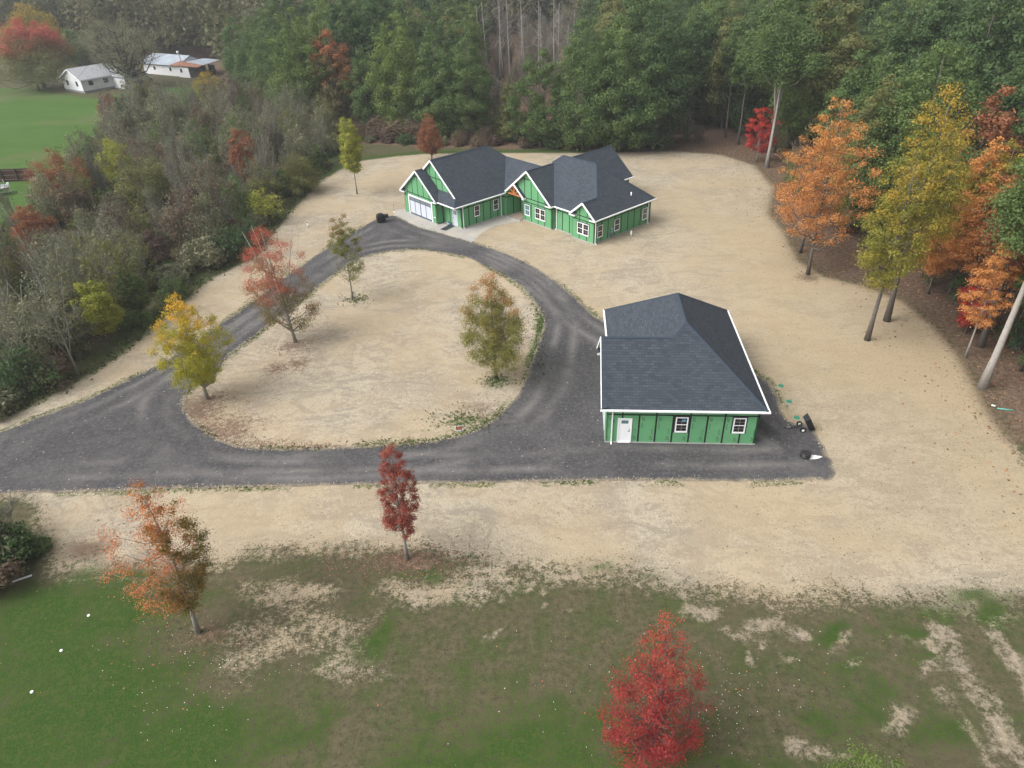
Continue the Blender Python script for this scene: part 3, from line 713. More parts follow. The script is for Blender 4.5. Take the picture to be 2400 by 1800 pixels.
roof(gar, [
 [(-.4, -.35, ZE), (11.3, -.35, ZE), (5.9, 5.05, zf(5.05)), (4.92, 4.07, zf(4.07)), (-.4, 4.07, zf(4.07))],
 [(-.4, 4.07, zf(4.07)), (4.92, 4.07, zf(4.07)), (.5, 8.49, ZE), (-.4, 8.49, ZE)],
 [(5.9, 5.05, zf(5.05)), (5.9, 9.9, zf(5.05)), (.5, 15.3, ZE), (.5, 8.49, ZE), (4.92, 4.07, zf(4.07))],
 [(11.3, -.35, ZE), (11.3, 15.3, ZE), (5.9, 9.9, zf(5.05)), (5.9, 5.05, zf(5.05))],
 [(.5, 15.3, ZE), (11.3, 15.3, ZE), (5.9, 9.9, zf(5.05))]])
zr = zf(5.05)
caps(gar, [((5.9, 5.05, zr), (5.9, 9.9, zr)), ((11.3, -.35, ZE), (5.9, 5.05, zr)), ((-.4, 4.07, zf(4.07)), (4.92, 4.07, zf(4.07))), ((4.92, 4.07, zf(4.07)), (5.9, 5.05, zr)), ((11.3, 15.3, ZE), (5.9, 9.9, zr)), ((.5, 15.3, ZE), (5.9, 9.9, zr))])
gutter(gar, (-.5, -.42, ZE-.07), (11.44, -.42, ZE-.07)); gutter(gar, (11.37, -.35, ZE-.07), (11.37, 15.3, ZE-.07)); gutter(gar, (.43, 8.6, ZE-.07), (.43, 15.3, ZE-.07))
rake(gar, (-.43, -.35, ZE-.12), (-.43, 4.07, zf(4.07)-.12)); rake(gar, (-.43, 4.07, zf(4.07)-.12), (-.43, 8.49, ZE-.12))
for y0, y1 in ((-.36, .55), (7.6, 8.5)):
    r = MB(); r.box(-.43, 0, y0, y1, 2.92, 3.12)
    cr = r.build('cornice_return', M['white_trim'], gar)
    r = MB(); r.slab([(-.47, y0-.03, 3.125), (-.47, y1+.03, 3.125), (-.001, y1+.03, 3.30), (-.001, y0-.03, 3.30)], 0, .03); r.build('return_roof', M['shingles'], cr)
downspout(gar, .42, -.0, -.12, 3.0, 0, -1)
WF = wall_frame((0, 0), (W1, 0), 0, 0)
window(gar, wall_frame((0, 0), (W1, 0), 4.98, .94), .9, 1.35, blue_disc=True)
window(gar, wall_frame((0, 0), (W1, 0), 9.09, .94), .9, 1.35)
DW = wall_frame((0, 0), (W1, 0), .83, 0)
d = MB(); d.box(0, .09, -.02, .06, -.02, 2.13, 0, DW); d.box(.95, 1.04, -.02, .06, -.02, 2.13, 0, DW); d.box(.09, .95, -.02, .06, 2.04, 2.13, 0, DW); d.box(.09, .95, -.02, .10, -.05, .02, 0, DW)
door = d.build('door', M['white_trim'], gar)
d = MB(); d.box(.09, .95, -.02, .022, .02, 2.04, 0, DW)
for a, b, c, e in ((.2, .84, 1.50, 1.54), (.2, .84, .25, .29), (.2, .24, .29, 1.50), (.80, .84, .29, 1.50), (.50, .54, .29, 1.50)): d.box(a, b, .022, .030, c, e, 0, DW)
d.build('door_leaf', M['white_trim'], door)
d = MB(); d.box(.27, .77, .022, .028, 1.66, 1.94, 0, DW); d.build('pane', M['glass_blue'], door)
d = MB(); d.bar(DW@Vector((.86, .03, 1.0)), DW@Vector((.86, .085, 1.0)), .06, .06); d.bar(DW@Vector((.86, .08, 1.0)), DW@Vector((.76, .08, 1.0)), .03, .03)
d.build('handle', M['black_plastic'], door)
d = MB(); d.bar(DW@Vector((.86, .02, 1.14)), DW@Vector((.86, .06, 1.14)), .06, .06); d.build('deadbolt', M['black_plastic'], door)
d = MB(); LW_ = wall_frame((0, 0), (W1, 0), .50, 1.88); d.tube([LW_@Vector((0, 0, 0)), LW_@Vector((0, .05, 0)), LW_@Vector((0, .10, -.02))], [.05, .05, .02], 10); d.build('light_fixture', M['black_plastic'], gar)
# overhead door in the end wall, seen edge-on
OW = wall_frame((0, 8.1), (0, 0), 1.4, 0)
d = MB(); d.box(0, .14, -.02, .05, 0, 2.5, 0, OW); d.box(5.2, 5.34, -.02, .05, 0, 2.5, 0, OW); d.box(.14, 5.2, -.02, .05, 2.36, 2.5, 0, OW); od = d.build('overhead_door', M['white_trim'], gar)
d = MB()
for k in range(4): d.box(.14, 5.2, -.02, .015, .59*k+.004, .59*k+.586, 0, OW)
d.build('door_leaf', M['grey_panel'], od)
for k in range(9):
    x0 = -.06+k*1.2192*.993
    if k != 0:
        for u, up in ((x0-.17, True),):
            if not (0.75 < u < 1.95 or 8.95 < u < 10.15 and k == 8):
                stamp(gar, TXT_ZIP, WF, u, .16, True); stamp(gar, TXT_SYS, WF, u, .70, True)
            elif k == 8: stamp(gar, TXT_ZIP, WF, u, .16, True, .9)
    u = x0+.20
    if k not in (1, 4, 8):
        stamp(gar, TXT_ZIP, WF, u, 2.30, False); stamp(gar, TXT_SYS, WF, u, 1.76, False)
stamp(gar, TXT_ZIP, WF, W1-.14, .16, True); stamp(gar, TXT_SYS, WF, W1-.14, .70, True)
for k in range(4): 
    V, F = TXT_ZIP
    pr = MB()
    for f_ in F: pr.face([WF@Vector((.45+2.44*k+1.2+V[q][0], .004, 2.62+V[q][1]*.8)) for q in f_])
    pr.build('panel_print', M['print'], gar)

S = 0.82; ZE = 3.03
# ------------------------------------------------------------------ the L-shaped green house
H0 = (10.38, 80.34, 0.12); HY = math.radians(-48.96)
hou = empty('house', H0, HY)
tag(hou, 'L-shaped new house sheathed in green panels with several dark gables at the drive head', 'house')
w = MB()
R_ = lambda L, z: [(0, 0), (L, 0), (L, z), (0, z)]
def hw(p0, p1, prof, uoff=0.0): w.panel(p0, p1, prof, .15, uoff)
hw((-26.3, -8.95), (-19.2, -8.95), [(0, 0), (7.1, 0), (7.1, 3.21), (3.6, 6.09), (0, 3.13)], .35)
hw((-19.2, -8.95), (-19.2, -7.7), [(0, 0), (1.25, 0), (1.25, 3.3), (0, 2.86)], .2)
hw((-26.25, -7.7), (-15.65, -7.7), [(0, 0), (10.6, 0), (10.6, 3.13), (5.3, 7.48), (0, 3.13)], .3)
hw((-15.65, -7.7), (-15.65, -.55), R_(7.15, 3.13))
hw((-15.65, -.55), (-14.95, -.55), [(0, 0), (.7, 0), (.7, 3.33), (0, 2.82)], .25)
hw((-14.95, -.55), (-14.95, 1.9), R_(2.45, 3.3), .1)
hw((-14.95, 1.9), (-12.45, 1.9), R_(2.5, 4.3), .2)
hw((-12.45, 1.9), (-12.45, 0), R_(1.9, 3.3))
hw((-12.45, 0), (-7.2, 0), [(0, 0), (5.25, 0), (5.25, 3.05), (1.2, 6.38), (0, 5.39)], -5.25+1.2192*5)
hw((-13.65, 0), (-12.45, 0), [(0, 4.40), (1.2, 3.45), (1.2, 5.39)], -5.25+1.2192*5-1.2)
hw((-7.2, 0), (-7.2, .5), R_(.5, 3.05), .3)
hw((-7.2, .5), (-3.65, .5), R_(3.55, 3.13), -1.42+1.2192*2)
hw((-3.65, .5), (-3.65, 0), R_(.5, 2.92), .4)
hw((-3.65, 0), (0, 0), [(0, 0), (3.65, 0), (3.65, 3.13), (1.95, 4.53), (0, 2.93)], -3.65+1.2192*3)
hw((0, 0), (0, 10.5), R_(10.5, 3.13))
hw((0, 10.5), (-7.9, 10.5), R_(7.9, 3.13)); hw((-7.9, 10.5), (-7.9, 15.6), R_(5.1, 3.11))
hw((-7.9, 15.6), (-15.5, 15.6), [(0, 0), (7.6, 0), (7.6, 3.1), (3.8, 6.15), (0, 3.1)])
hw((-15.5, 15.6), (-15.5, 6.7), R_(8.9, 3.11)); hw((-15.5, 6.7), (-26.25, 6.7), R_(10.75, 3.13)); hw((-26.25, 6.7), (-26.25, -8.95), R_(15.65, 3.11))
w.build('wall', M['zip'], hou)
f = MB()
loop = [(-26.3, -8.95), (-19.2, -8.95), (-19.2, -7.7), (-15.65, -7.7), (-15.65, -.55), (-12.45, -.55)]
for a, b, c, e, z in ((-26.33, -19.17, -8.98, -8.8, -.06), (-19.37, -15.62, -7.73, -7.6, -.05), (-15.8, -15.62, -7.6, -.58, -.05), (-12.48, -7.17, -.03, .15, -.2), (-7.4, -3.7, .47, .6, -.2), (-3.68, .03, -.03, .15, -.28), (-.15, .03, .15, 10.53, -.28), (-7.2-.1, -7.17, .15, .47, -.2)):
    f.box(a, b, c, e, z-.1, -.003)
f.build('foundation', M['concrete'], hou)
f = MB(); f.box(-14.95, -12.45, -.62, 1.9, -.2, .012); f.build('porch_floor', M['porch_wood'], hou)
f = MB(); f.box(-15.2, -12.2, -1.0, -.62, -.2, -.06); f.build('porch_step', M['concrete'], hou)
z_ = lambda d: ZE+S*d
roof(hou, [
 # left wing: right slope, back hip, left slope
 [(-15.25, -9.0, ZE), (-15.25, -.45, ZE), (-15.425, -.45, z_(.175)), (-15.425, -.525, z_(.175)), (-19.15, 3.2, z_(3.9)), (-20.95, 1.4, z_(5.7)), (-20.95, -8.05, z_(5.7)), (-16.2, -8.05, z_(.95))],
 [(-20.95, 1.4, z_(5.7)), (-19.15, 3.2, z_(3.9)), (-11.9, 3.2, z_(3.9)), (-15.25, 7.1, ZE), (-26.65, 7.1, ZE)],
 [(-20.95, -8.05, z_(5.7)), (-20.95, 1.4, z_(5.7)), (-26.65, 7.1, ZE), (-26.65, -8.05, ZE)],
 # skirt roof over the side door
 [(-18.7, -9.0, ZE), (-15.25, -9.0, ZE), (-16.2, -8.05, z_(.95)), (-16.53, -7.72, z_(1.28)), (-19.98, -7.72, z_(1.28))],
 # low gable over the garage door
 [(-22.7, -9.3, z_(4.0)), (-18.7, -9.3, ZE), (-18.7, -7.8, ZE), (-22.7, -7.8, z_(4.0))],
 [(-22.7, -9.3, z_(4.0)+.01), (-26.7, -9.3, ZE+.01), (-26.7, -7.9, ZE+.01), (-22.7, -7.9, z_(4.0)+.01)],
 # link roof
 [(-19.15, 3.2, z_(3.9)), (-15.425, -.525, z_(.175)), (-11.7, 3.2, z_(3.9))],
 # middle gable
 [(-15.6, -.45, ZE), (-11.25, -.45, z_(4.35)), (-11.25, 4.45, z_(4.35)), (-15.6, 4.45, ZE)],
 [(-11.25, -.45, z_(4.35)), (-6.9, -.45, ZE), (-6.9, .1, ZE), (-11.25, 4.45, z_(4.35))],
 # porch gable
 [(-13.7, -.5, z_(1.9)), (-11.8, -.5, ZE), (-11.8, -.02, ZE), (-13.7, -.02, z_(1.9))],
 # main hipped roof with the small bump gable
 [(-10.6, 5.5, z_(5.4)), (-11.65, 4.45, z_(4.35)), (-11.25, 4.45, z_(4.35)), (-6.9, .1, ZE), (-3.8, .1, ZE), (-1.7, 2.2, z_(2.1)), (-5.0, 5.5, z_(5.4))],
 [(-3.8, -.4, ZE), (-1.7, -.4, z_(2.1)), (-1.7, 2.2, z_(2.1)), (-3.8, .1, ZE)],
 [(-1.7, -.4, z_(2.1)), (.4, -.4, ZE), (.4, 10.9, ZE), (-5.0, 5.5, z_(5.4)), (-1.7, 2.2, z_(2.1))],
 [(-10.6, 5.5, z_(5.4)), (-16, 10.9, ZE), (-16, .1, ZE)],
 [(-10.6, 5.5, z_(5.4)), (-5.0, 5.5, z_(5.4)), (.4, 10.9, ZE), (-16, 10.9, ZE)],
 # rear wing
 [(-11.7, 6.0, z_(4.2)), (-7.5, 10.2, ZE), (-7.5, 16.0, ZE), (-11.7, 16.0, z_(4.2))],
 [(-11.7, 6.0, z_(4.2)), (-15.9, 10.2, ZE), (-15.9, 16.0, ZE), (-11.7, 16.0, z_(4.2))]])
caps(hou, [((-20.95, -8.05, z_(5.7)), (-20.95, 1.4, z_(5.7))), ((-20.95, 1.4, z_(5.7)), (-19.15, 3.2, z_(3.9))), ((-19.15, 3.2, z_(3.9)), (-11.7, 3.2, z_(3.9))), ((-22.7, -9.3, z_(4.0)), (-22.7, -8.1, z_(4.0))), ((-15.25, -9, ZE), (-16.2, -8.05, z_(.95))),
 ((-11.25, -.45, z_(4.35)), (-11.25, 4.45, z_(4.35))), ((-10.6, 5.5, z_(5.4)), (-5, 5.5, z_(5.4))), ((-10.6, 5.5, z_(5.4)), (-11.65, 4.45, z_(4.35))), ((-5, 5.5, z_(5.4)), (-1.7, 2.2, z_(2.1))), ((-1.7, -.4, z_(2.1)), (-1.7, 2.2, z_(2.1))), ((-5, 5.5, z_(5.4)), (.4, 10.9, ZE)), ((-11.7, 6.7, z_(4.2)), (-11.7, 16, z_(4.2)))])
for p, q in (((-15.18, -9.07, ZE-.07), (-15.18, -.55, ZE-.07)), ((-18.7, -9.07, ZE-.07), (-15.11, -9.07, ZE-.07)), ((-6.83, .03, ZE-.07), (-3.87, .03, ZE-.07)), ((.47, -.4, ZE-.07), (.47, 10.9, ZE-.07)), ((-6.83, -.45, ZE-.07), (-6.83, .1, ZE-.07)), ((-7.43, 10.9, ZE-.07), (-7.43, 16.0, ZE-.07))): gutter(hou, p, q)
dz = .11
for p, q in (((-20.95, -8.08, z_(5.7)-dz), (-16.2, -8.08, z_(.95)-dz)), ((-20.95, -8.08, z_(5.7)-dz), (-22.6, -8.08, z_(4.05)-dz)),
  ((-22.7, -9.33, z_(4.0)-dz), (-18.7, -9.33, ZE-dz)), ((-22.7, -9.33, z_(4.0)-dz), (-26.7, -9.33, ZE-dz)),
  ((-11.25, -.48, z_(4.35)-dz), (-6.9, -.48, ZE-dz)), ((-11.25, -.48, z_(4.35)-dz), (-15.6, -.48, ZE-dz)),
  ((-13.62, -.53, z_(1.82)-dz), (-11.8, -.53, ZE-dz)), ((-1.7, -.43, z_(2.1)-dz), (.4, -.43, ZE-dz)), ((-1.7, -.43, z_(2.1)-dz), (-3.8, -.43, ZE-dz))): rake(hou, p, q)
for a0, a1, b0, b1 in ((-26.72, -25.75, -9.33, -8.95), (-19.6, -18.7, -9.33, -8.95), (-7.95, -6.9, -.47, 0), (-3.82, -2.9, -.42, 0), (-.55, .42, -.42, 0)):
    r = MB(); r.box(a0, a1, b0, b1, 2.80, 2.98); cr = r.build('cornice_return', M['white_trim'], hou)
    r = MB(); r.slab([(a0-.01, b0-.04, 2.985), (a1+.01, b0-.04, 2.985), (a1+.01, b1-.002, 3.17), (a0-.01, b1-.002, 3.17)], 0, .03); r.build('return_roof', M['shingles'], cr)
for a0, a1 in ((-15.62, -15.1), (-12.15, -11.78)):
    r = MB(); r.box(a0, a1, -.5, -.06, 2.72, 2.98); r.build('eave_return', M['white_trim'], hou)
t = MB()
for p, q, s_ in (((-15.2, -.28, 3.02), (-12.1, -.28, 3.02), .2), ((-13.7, -.28, 4.2), (-13.7, -.28, 3.1), .19), ((-15.1, -.28, 3.12), (-13.75, -.28, 4.22), .18), ((-12.2, -.28, 3.12), (-13.65, -.28, 4.22), .18), ((-13.7, -.28, 3.08), (-14.4, -.28, 3.62), .15), ((-13.7, -.28, 3.08), (-13.0, -.28, 3.62), .15)):
    t.bar(p, q, s_, s_)
t.build('timber_truss', M['timber'], hou)
for x, y, ox, oy in ((-15.65, -7.45, 1, 0), (-15.65, -1.05, 1, 0), (0, .12, 1, 0), (0, 9.95, 1, 0), (-6.75, .5, 0, -1)): downspout(hou, x, y, -.12, 2.92, ox, oy)
cw = ((-12.45, 0), (-7.2, 0))
window(hou, wall_frame(*cw, .36, .64), .96, 1.46, 1, 'glass_blue')
window(hou, wall_frame(*cw, 2.28, .64), 1.87, 1.46, 2)
window(hou, wall_frame((-3.65, 0), (0, 0), .88, .64), 1.88, 1.46, 2)
for u in (.5, 3.57, 8.88): window(hou, wall_frame((0, 0), (0, 10.5), u, .55), .97, 1.5, 1, 'glass_dark' if u < 8 else 'grey_light')
for u in (2.11, 5.33): window(hou, wall_frame((-15.65, -7.7), (-15.65, -.55), u, .91), .92, 1.44)
# the wide garage door
OW = wall_frame((-26.3, -8.95), (-19.2, -8.95), .95, 0)
d = MB(); d.box(0, .2, -.02, .06, 0, 2.62, 0, OW); d.box(5.1, 5.3, -.02, .06, 0, 2.62, 0, OW); d.box(.2, 5.1, -.02, .06, 2.44, 2.62, 0, OW); od = d.build('garage_door', M['white_trim'], hou)
d = MB(); d.box(.2, 5.1, -.03, .01, 0.02, 2.44, 0, OW)
d.build('door_frame', M['navy'], od)
for k in range(4):
    a = .34+k*1.18+(.05 if k > 1 else 0)
    d = MB(); d.box(a, a+1.04, -.02, .022, .22, 1.86, 0, OW); d.build('panel', M['grey_panel'], od)
    d = MB(); d.box(a, a+1.04, -.02, .022, 1.95, 2.40, 0, OW); d.build('light', M['grey_light'], od)
OW = wall_frame((-19.2, -7.7), (-15.65, -7.7), 1.72, 0)
d = MB(); d.box(0, .1, -.02, .05, 0, 2.16, 0, OW); d.box(1.0, 1.1, -.02, .05, 0, 2.16, 0, OW); d.box(.1, 1.0, -.02, .05, 2.06, 2.16, 0, OW); od = d.build('door', M['grey_panel'], hou)
d = MB(); d.box(.1, 1.0, -.02, .015, .02, 2.06, 0, OW); d.build('door_leaf', M['grey_panel'], od)
d = MB()
for i in range(3):
    for j in range(2): d.box(.26+i*.21, .44+i*.21, .014, .02, 1.50+j*.22, 1.69+j*.22, 0, OW)
d.build('pane', M['grey_light'], od)
d = MB(); d.bar(OW@Vector((.2, .02, 1.0)), OW@Vector((.2, .08, 1.0)), .05, .05); d.bar(OW@Vector((.2, .08, 1.0)), OW@Vector((.3, .08, 1.0)), .03, .03); d.build('handle', M['black_plastic'], od)
# meter and pipes on the right wall
MW = wall_frame((0, 0), (0, 10.5), 2.75, 0)
d = MB(); d.box(.05, .5, 0, .14, .02, .62, 0, MW)
d.tube([MW@Vector((.275, .13, .42)), MW@Vector((.275, .21, .42))], [.13, .11], 14)
mt = d.build('electric_meter', M['grey_light'], hou)
d = MB()
for q in [((.28, .16, .62), (.28, .16, 1.12)), ((.28, .16, .98), (.50, .16, 1.10)), ((.12, .1, .62), (.42, .1, .84))]: d.bar(MW@Vector(q[0]), MW@Vector(q[1]), .07, .07)
d.box(.2, .42, 0, .12, 1.02, 1.20, 0, MW)
d.build('conduit', M['pale_blue'], mt)
d = MB(); OW = wall_frame((-26.3, -8.95), (-19.2, -8.95), 6.55, .72); d.box(0, .28, 0, .08, 0, .07, 0, OW); d.build('hose_bib', M['white_pipe'], hou)
for a, b, z in ((-.77, 7.39, 3.75), (-22.0, -3.2, 6.75)):
    d = MB(); d.cyl((a, b), .07, z, z+.62, 12); d.build('vent_pipe', M['white_pipe'], hou)

# ------------------------------------------------------------------ neighbours
nb = G(199, 219); nl = G(150, 211)
ang = math.atan2(nl[1]-nb[1], nl[0]-nb[0])            # along the gable end, from the near corner
GW = 9.2; LL = 15.0
nh = empty('neighbor_house', (nb[0], nb[1], 0), ang-math.pi)
tag(nh, 'white single storey bungalow with pale grey roof, partly hidden behind a large bare tree', 'house')
# local: x along the gable end towards the near corner (corner at 0, far end at -GW), y back along the long wall
w = MB()
w.panel((-GW, 0), (0, 0), [(0, .45), (GW, .45), (GW, 3.1), (GW/2, 5.2), (0, 3.1)], .2)
w.panel((0, 0), (0, LL), [(0, .45), (LL, .45), (LL, 3.1), (0, 3.1)], .2)
w.panel((0, LL), (-GW, LL), [(0, .45), (GW, .45), (GW, 3.1), (GW/2, 5.2), (0, 3.1)], .2)
w.panel((-GW, LL), (-GW, 0), [(0, .45), (LL, .45), (LL, 3.1), (0, 3.1)], .2)
w.build('wall', M['old_white'], nh)
f = MB(); f.box(-GW+.05, -.05, .05, LL-.05, -.1, .45); f.build('foundation', M['block'], nh)
r = MB(); e = .4; sl = 2.1/(GW/2)
for x0, x1 in ((0+e, -GW/2), (-GW-e, -GW/2)):
    r.slab([(x0, -e, 3.18-sl*e), (x1, -e, 5.28), (x1, LL+e, 5.28), (x0, LL+e, 3.18-sl*e)], 0, .1)
r.build('roof', M['old_roof'], nh)
t = MB()
for x0 in (e, -GW-e): t.bar((x0, -e-.03, 3.12-sl*e), (-GW/2, -e-.03, 5.22), .05, .22); t.bar((x0, -e, 3.1-sl*e), (x0, LL+e, 3.1-sl*e), .12, .14)
t.build('fascia', M['white_trim'], nh)
for u in (2.0, 6.4): window(nh, wall_frame((-GW, 0), (0, 0), u, 1.45), .85, 1.15, 1, 'glass_dark', False, mullion=False, frame='navy')
for u in (1.7, 5.6): window(nh, wall_frame((0, 0), (0, LL), u, 1.55), 1.15, 1.1, 1, 'glass_dark', False, mullion=False, frame='navy')
downspout(nh, 0, -.05, .05, 2.9, 1, -.4)
d = MB(); d.box(-.4, 0, 0, .05, 0, .05)
# the wing on the right with its mossy lean-to
w = MB(); w.panel((-.2, 8), (5.6, 8), R_(5.8, 2.9), .2); w.panel((5.6, 8), (5.6, 14), [(0, 0), (6, 0), (6, 2.9), (3, 4.2), (0, 2.9)], .2); w.panel((5.6, 14), (-.2, 14), R_(5.8, 2.9), .2); w.build('wall', M['old_white'], nh)
r = MB(); r.slab([(-2.5, 7.6, 2.8), (6, 7.6, 2.8), (6, 11, 4.35), (-2.5, 11, 4.35)], 0, .1); r.slab([(-2.5, 14.4, 2.8), (6, 14.4, 2.8), (6, 11, 4.35), (-2.5, 11, 4.35)], 0, .1); r.build('roof', M['old_roof'], nh)
w = MB(); w.box(5.75, 8.6, 8.6, 13.4, 0, 2.2); w.build('lean_to', M['grey_boards'], nh)
r = MB(); r.slab([(9.0, 8.2, 2.15), (9.0, 13.8, 2.15), (5.8, 13.8, 2.75), (5.8, 8.2, 2.75)], 0, .1); r.build('lean_to_roof', M['moss'], nh)

bl = G(341, 172); br_ = G(451, 182)
bang = math.atan2(br_[1]-bl[1], br_[0]-bl[0]); BL = float(np.hypot(br_[0]-bl[0], br_[1]-bl[1]))
barn = empty('barn', (bl[0], bl[1], 0), bang)
tag(barn, 'long weathered white shed with patched tin roof and open bay, beside the wood', 'barn')
w = MB(); BD = 8.5
w.panel((0, 0), (BL*.78, 0), [(0, 0), (BL*.78, 0), (BL*.78, 2.75), (0, 2.75)], .15); w.panel((BL*.78, 0), (BL*.78, BD), [(0, 0), (BD, 0), (BD, 2.75), (BD/2, 4.5), (0, 2.75)], .15)
w.panel((BL*.78, BD), (0, BD), [(0, 0), (BL*.78, 0), (BL*.78, 2.75), (0, 2.75)], .15); w.panel((0, BD), (0, 0), [(0, 0), (BD, 0), (BD, 2.75), (BD/2, 4.5), (0, 2.75)], .15)
w.panel((BL*.78, -.6), (BL, -.6), [(0, 0), (BL*.22, 0), (BL*.22, 2.5), (0, 2.9)], .15)
w.build('wall', M['old_white'], barn)
r = MB(); r.slab([(-.4, -.5, 2.72), (BL*.78, -.5, 2.72), (BL*.78, BD/2, 4.65), (-.4, BD/2, 4.65)], 0, .08); r.slab([(-.4, BD+.5, 2.72), (BL*.78, BD+.5, 2.72), (BL*.78, BD/2, 4.65), (-.4, BD/2, 4.65)], 0, .08)
r.build('roof', M['tin_roof'], barn)
r = MB(); r.slab([(BL*.62, -.55, 2.86), (BL*.84, -1.0, 2.75), (BL*.86, 1.8, 3.75), (BL*.74, 1.7, 3.72)], 0, .05)
r.slab([(BL*.80, -1.0, 2.9), (BL+3.6, -.6, 2.75), (BL+3.8, 1.4, 3.05), (BL*.84, 1.4, 3.5)], 0, .08); r.build('rusty_roof', M['tin_rust'], barn)
r = MB(); r.slab([(BL*.78, 1.2, 3.55), (BL+3.8, 1.5, 3.08), (BL+2.0, BD+.4, 3.2), (BL*.78, BD+.4, 3.3)], 0, .08); r.build('side_roof', M['tin_roof'], barn)
w = MB(); w.panel((BL, -.6), (BL+.6, 1.2), [(0, 0), (1.9, 0), (1.9, 2.6), (0, 2.5)], .12); w.panel((BL+.6, 1.2), (BL+1.2, 3.4), [(0, 0), (2.2, 0), (2.2, 2.7), (0, 2.6)], .12); w.build('board_wall', M['grey_boards'], barn)
w = MB(); w.box(BL+.9, BL+3.4, 5.2, 5.35, 0, 2.6); w.box(BL+3.3, BL+3.45, 1.0, 5.2, .9, 1.5); w.bar((BL+3.4, 1.0, 0), (BL+3.4, 1.0, 2.95), .18, .18); w.build('open_bay', M['bark_dark'], barn)
for u in (4.2, 10.8, 14.6): window(barn, wall_frame((0, 0), (BL*.78, 0), u, 1.2) if u < BL*.7 else wall_frame((BL*.78, -.6), (BL, -.6), .8, 1.2), .8, .95, 1, 'glass_dark', False, mullion=False, frame='grey_boards')
d = MB(); BW = wall_frame((0, 0), (BL*.78, 0), 8.2, 0); d.box(0, .95, -.02, .04, 0, 2.0, 0, BW); d.build('door', M['old_white'], barn)
pl = empty('utility_pole', tuple(G(438, 179))); tag(pl, 'leaning grey wooden utility pole in front of the weathered white shed', 'pole')
d = MB(); d.tube([(0, 0, 0), (-.5, .3, 3.2), (-1.0, .5, 6.2)], [.15, .13, .11], 8); d.build('pole', M['bark_dead'], pl)
d = MB(); d.cyl((-1.0, .5), .3, 5.6, 6.3, 12); d.build('transformer', M['old_white'], pl)
o = G(506, 198); d = MB(); d.tube([(o[0], o[1], 0), (o[0], o[1], .05), (o[0], o[1], .45), (o[0], o[1], .85), (o[0], o[1], .9)], [.40, .44, .46, .44, .40], 14)
tag(d.build('barrel', M['tin_rust']), 'dark rusty barrel standing on the brown grass beyond the shed', 'barrel')
o = G(148, 131); sh = empty('outbuilding', (o[0], o[1], 0), .5); tag(sh, 'pale grey outbuilding far back between the trees behind the bungalow', 'building')
d = MB(); d.box(-5, 5, 0, 7, 0, 3.2); d.build('wall', M['block'], sh)
d = MB(); d.slab([(-5.5, -.6, 3.2), (5.5, -.6, 3.2), (5.5, 3.5, 5.0), (-5.5, 3.5, 5.0)], 0, .15); d.slab([(-5.5, 7.6, 3.2), (5.5, 7.6, 3.2), (5.5, 3.5, 5.0), (-5.5, 3.5, 5.0)], 0, .15); d.build('roof', M['old_roof'], sh)
for px_, py_, lab in ((960, 12, 'small grey roofed building glimpsed far behind the wood at the top edge'),):
    o = G(px_, py_, 4); sh = empty('distant_building', (o[0], o[1], 0), .3); tag(sh, lab, 'building')
    d = MB(); d.box(-11, 11, 0, 10, 0, 9); d.build('wall', M['old_white'], sh)
    d = MB(); d.slab([(-12, -1, 9), (12, -1, 9), (12, 5, 12), (-12, 5, 12)], 0, .2); d.slab([(-12, 11, 9), (12, 11, 9), (12, 5, 12), (-12, 5, 12)], 0, .2); d.build('roof', M['old_roof'], sh)
# ------------------------------------------------------------------ smaller things
def at(px, py, z=0): p = G(px, py, z); return (p[0], p[1])
# grill under its cover
c = at(894, 521); gr = empty('covered_grill', (c[0], c[1], 0.035), .35)
tag(gr, 'barbecue grill under a black cover parked at the bend of the driveway', 'grill')
d = MB(); rings = []
for z, sx, sy, o in ((.12, .55, .36, 0), (.3, .60, .39, 0), (.62, .60, .40, 0), (.86, .58, .40, 0), (1.02, .46, .37, -.06), (1.16, .32, .27, -.10), (1.20, .12, .10, -.10)):
    ring = []
    for k in range(28):
        t = 2*math.pi*k/28; q = 1+.035*math.sin(5*t+z*6)+.02*math.sin(11*t)
        cx = abs(math.cos(t))**.55*math.copysign(1, math.cos(t)); cy = abs(math.sin(t))**.55*math.copysign(1, math.sin(t))
        ring.append((o+sx*cx*q, sy*cy*q, z+.02*math.sin(3*t)*(z < .2)))
    rings.append(ring)
for a, b in zip(rings, rings[1:]):
    for k in range(28): d.face([a[k], a[(k+1) % 28], b[(k+1) % 28], b[k]], None, 0, True)
d.face(rings[-1])
d.build('cover', M['black_cloth'], gr)
d = MB(); d.box(.50, .98, -.30, .30, .55, .92); d.build('side_shelf', M['black_cloth'], gr)
d = MB()
for x in (-.45, .45):
    for y in (-.28, .28): d.cyl((x, y), .05, 0, .2, 10)
d.build('leg', M['black_plastic'], gr)
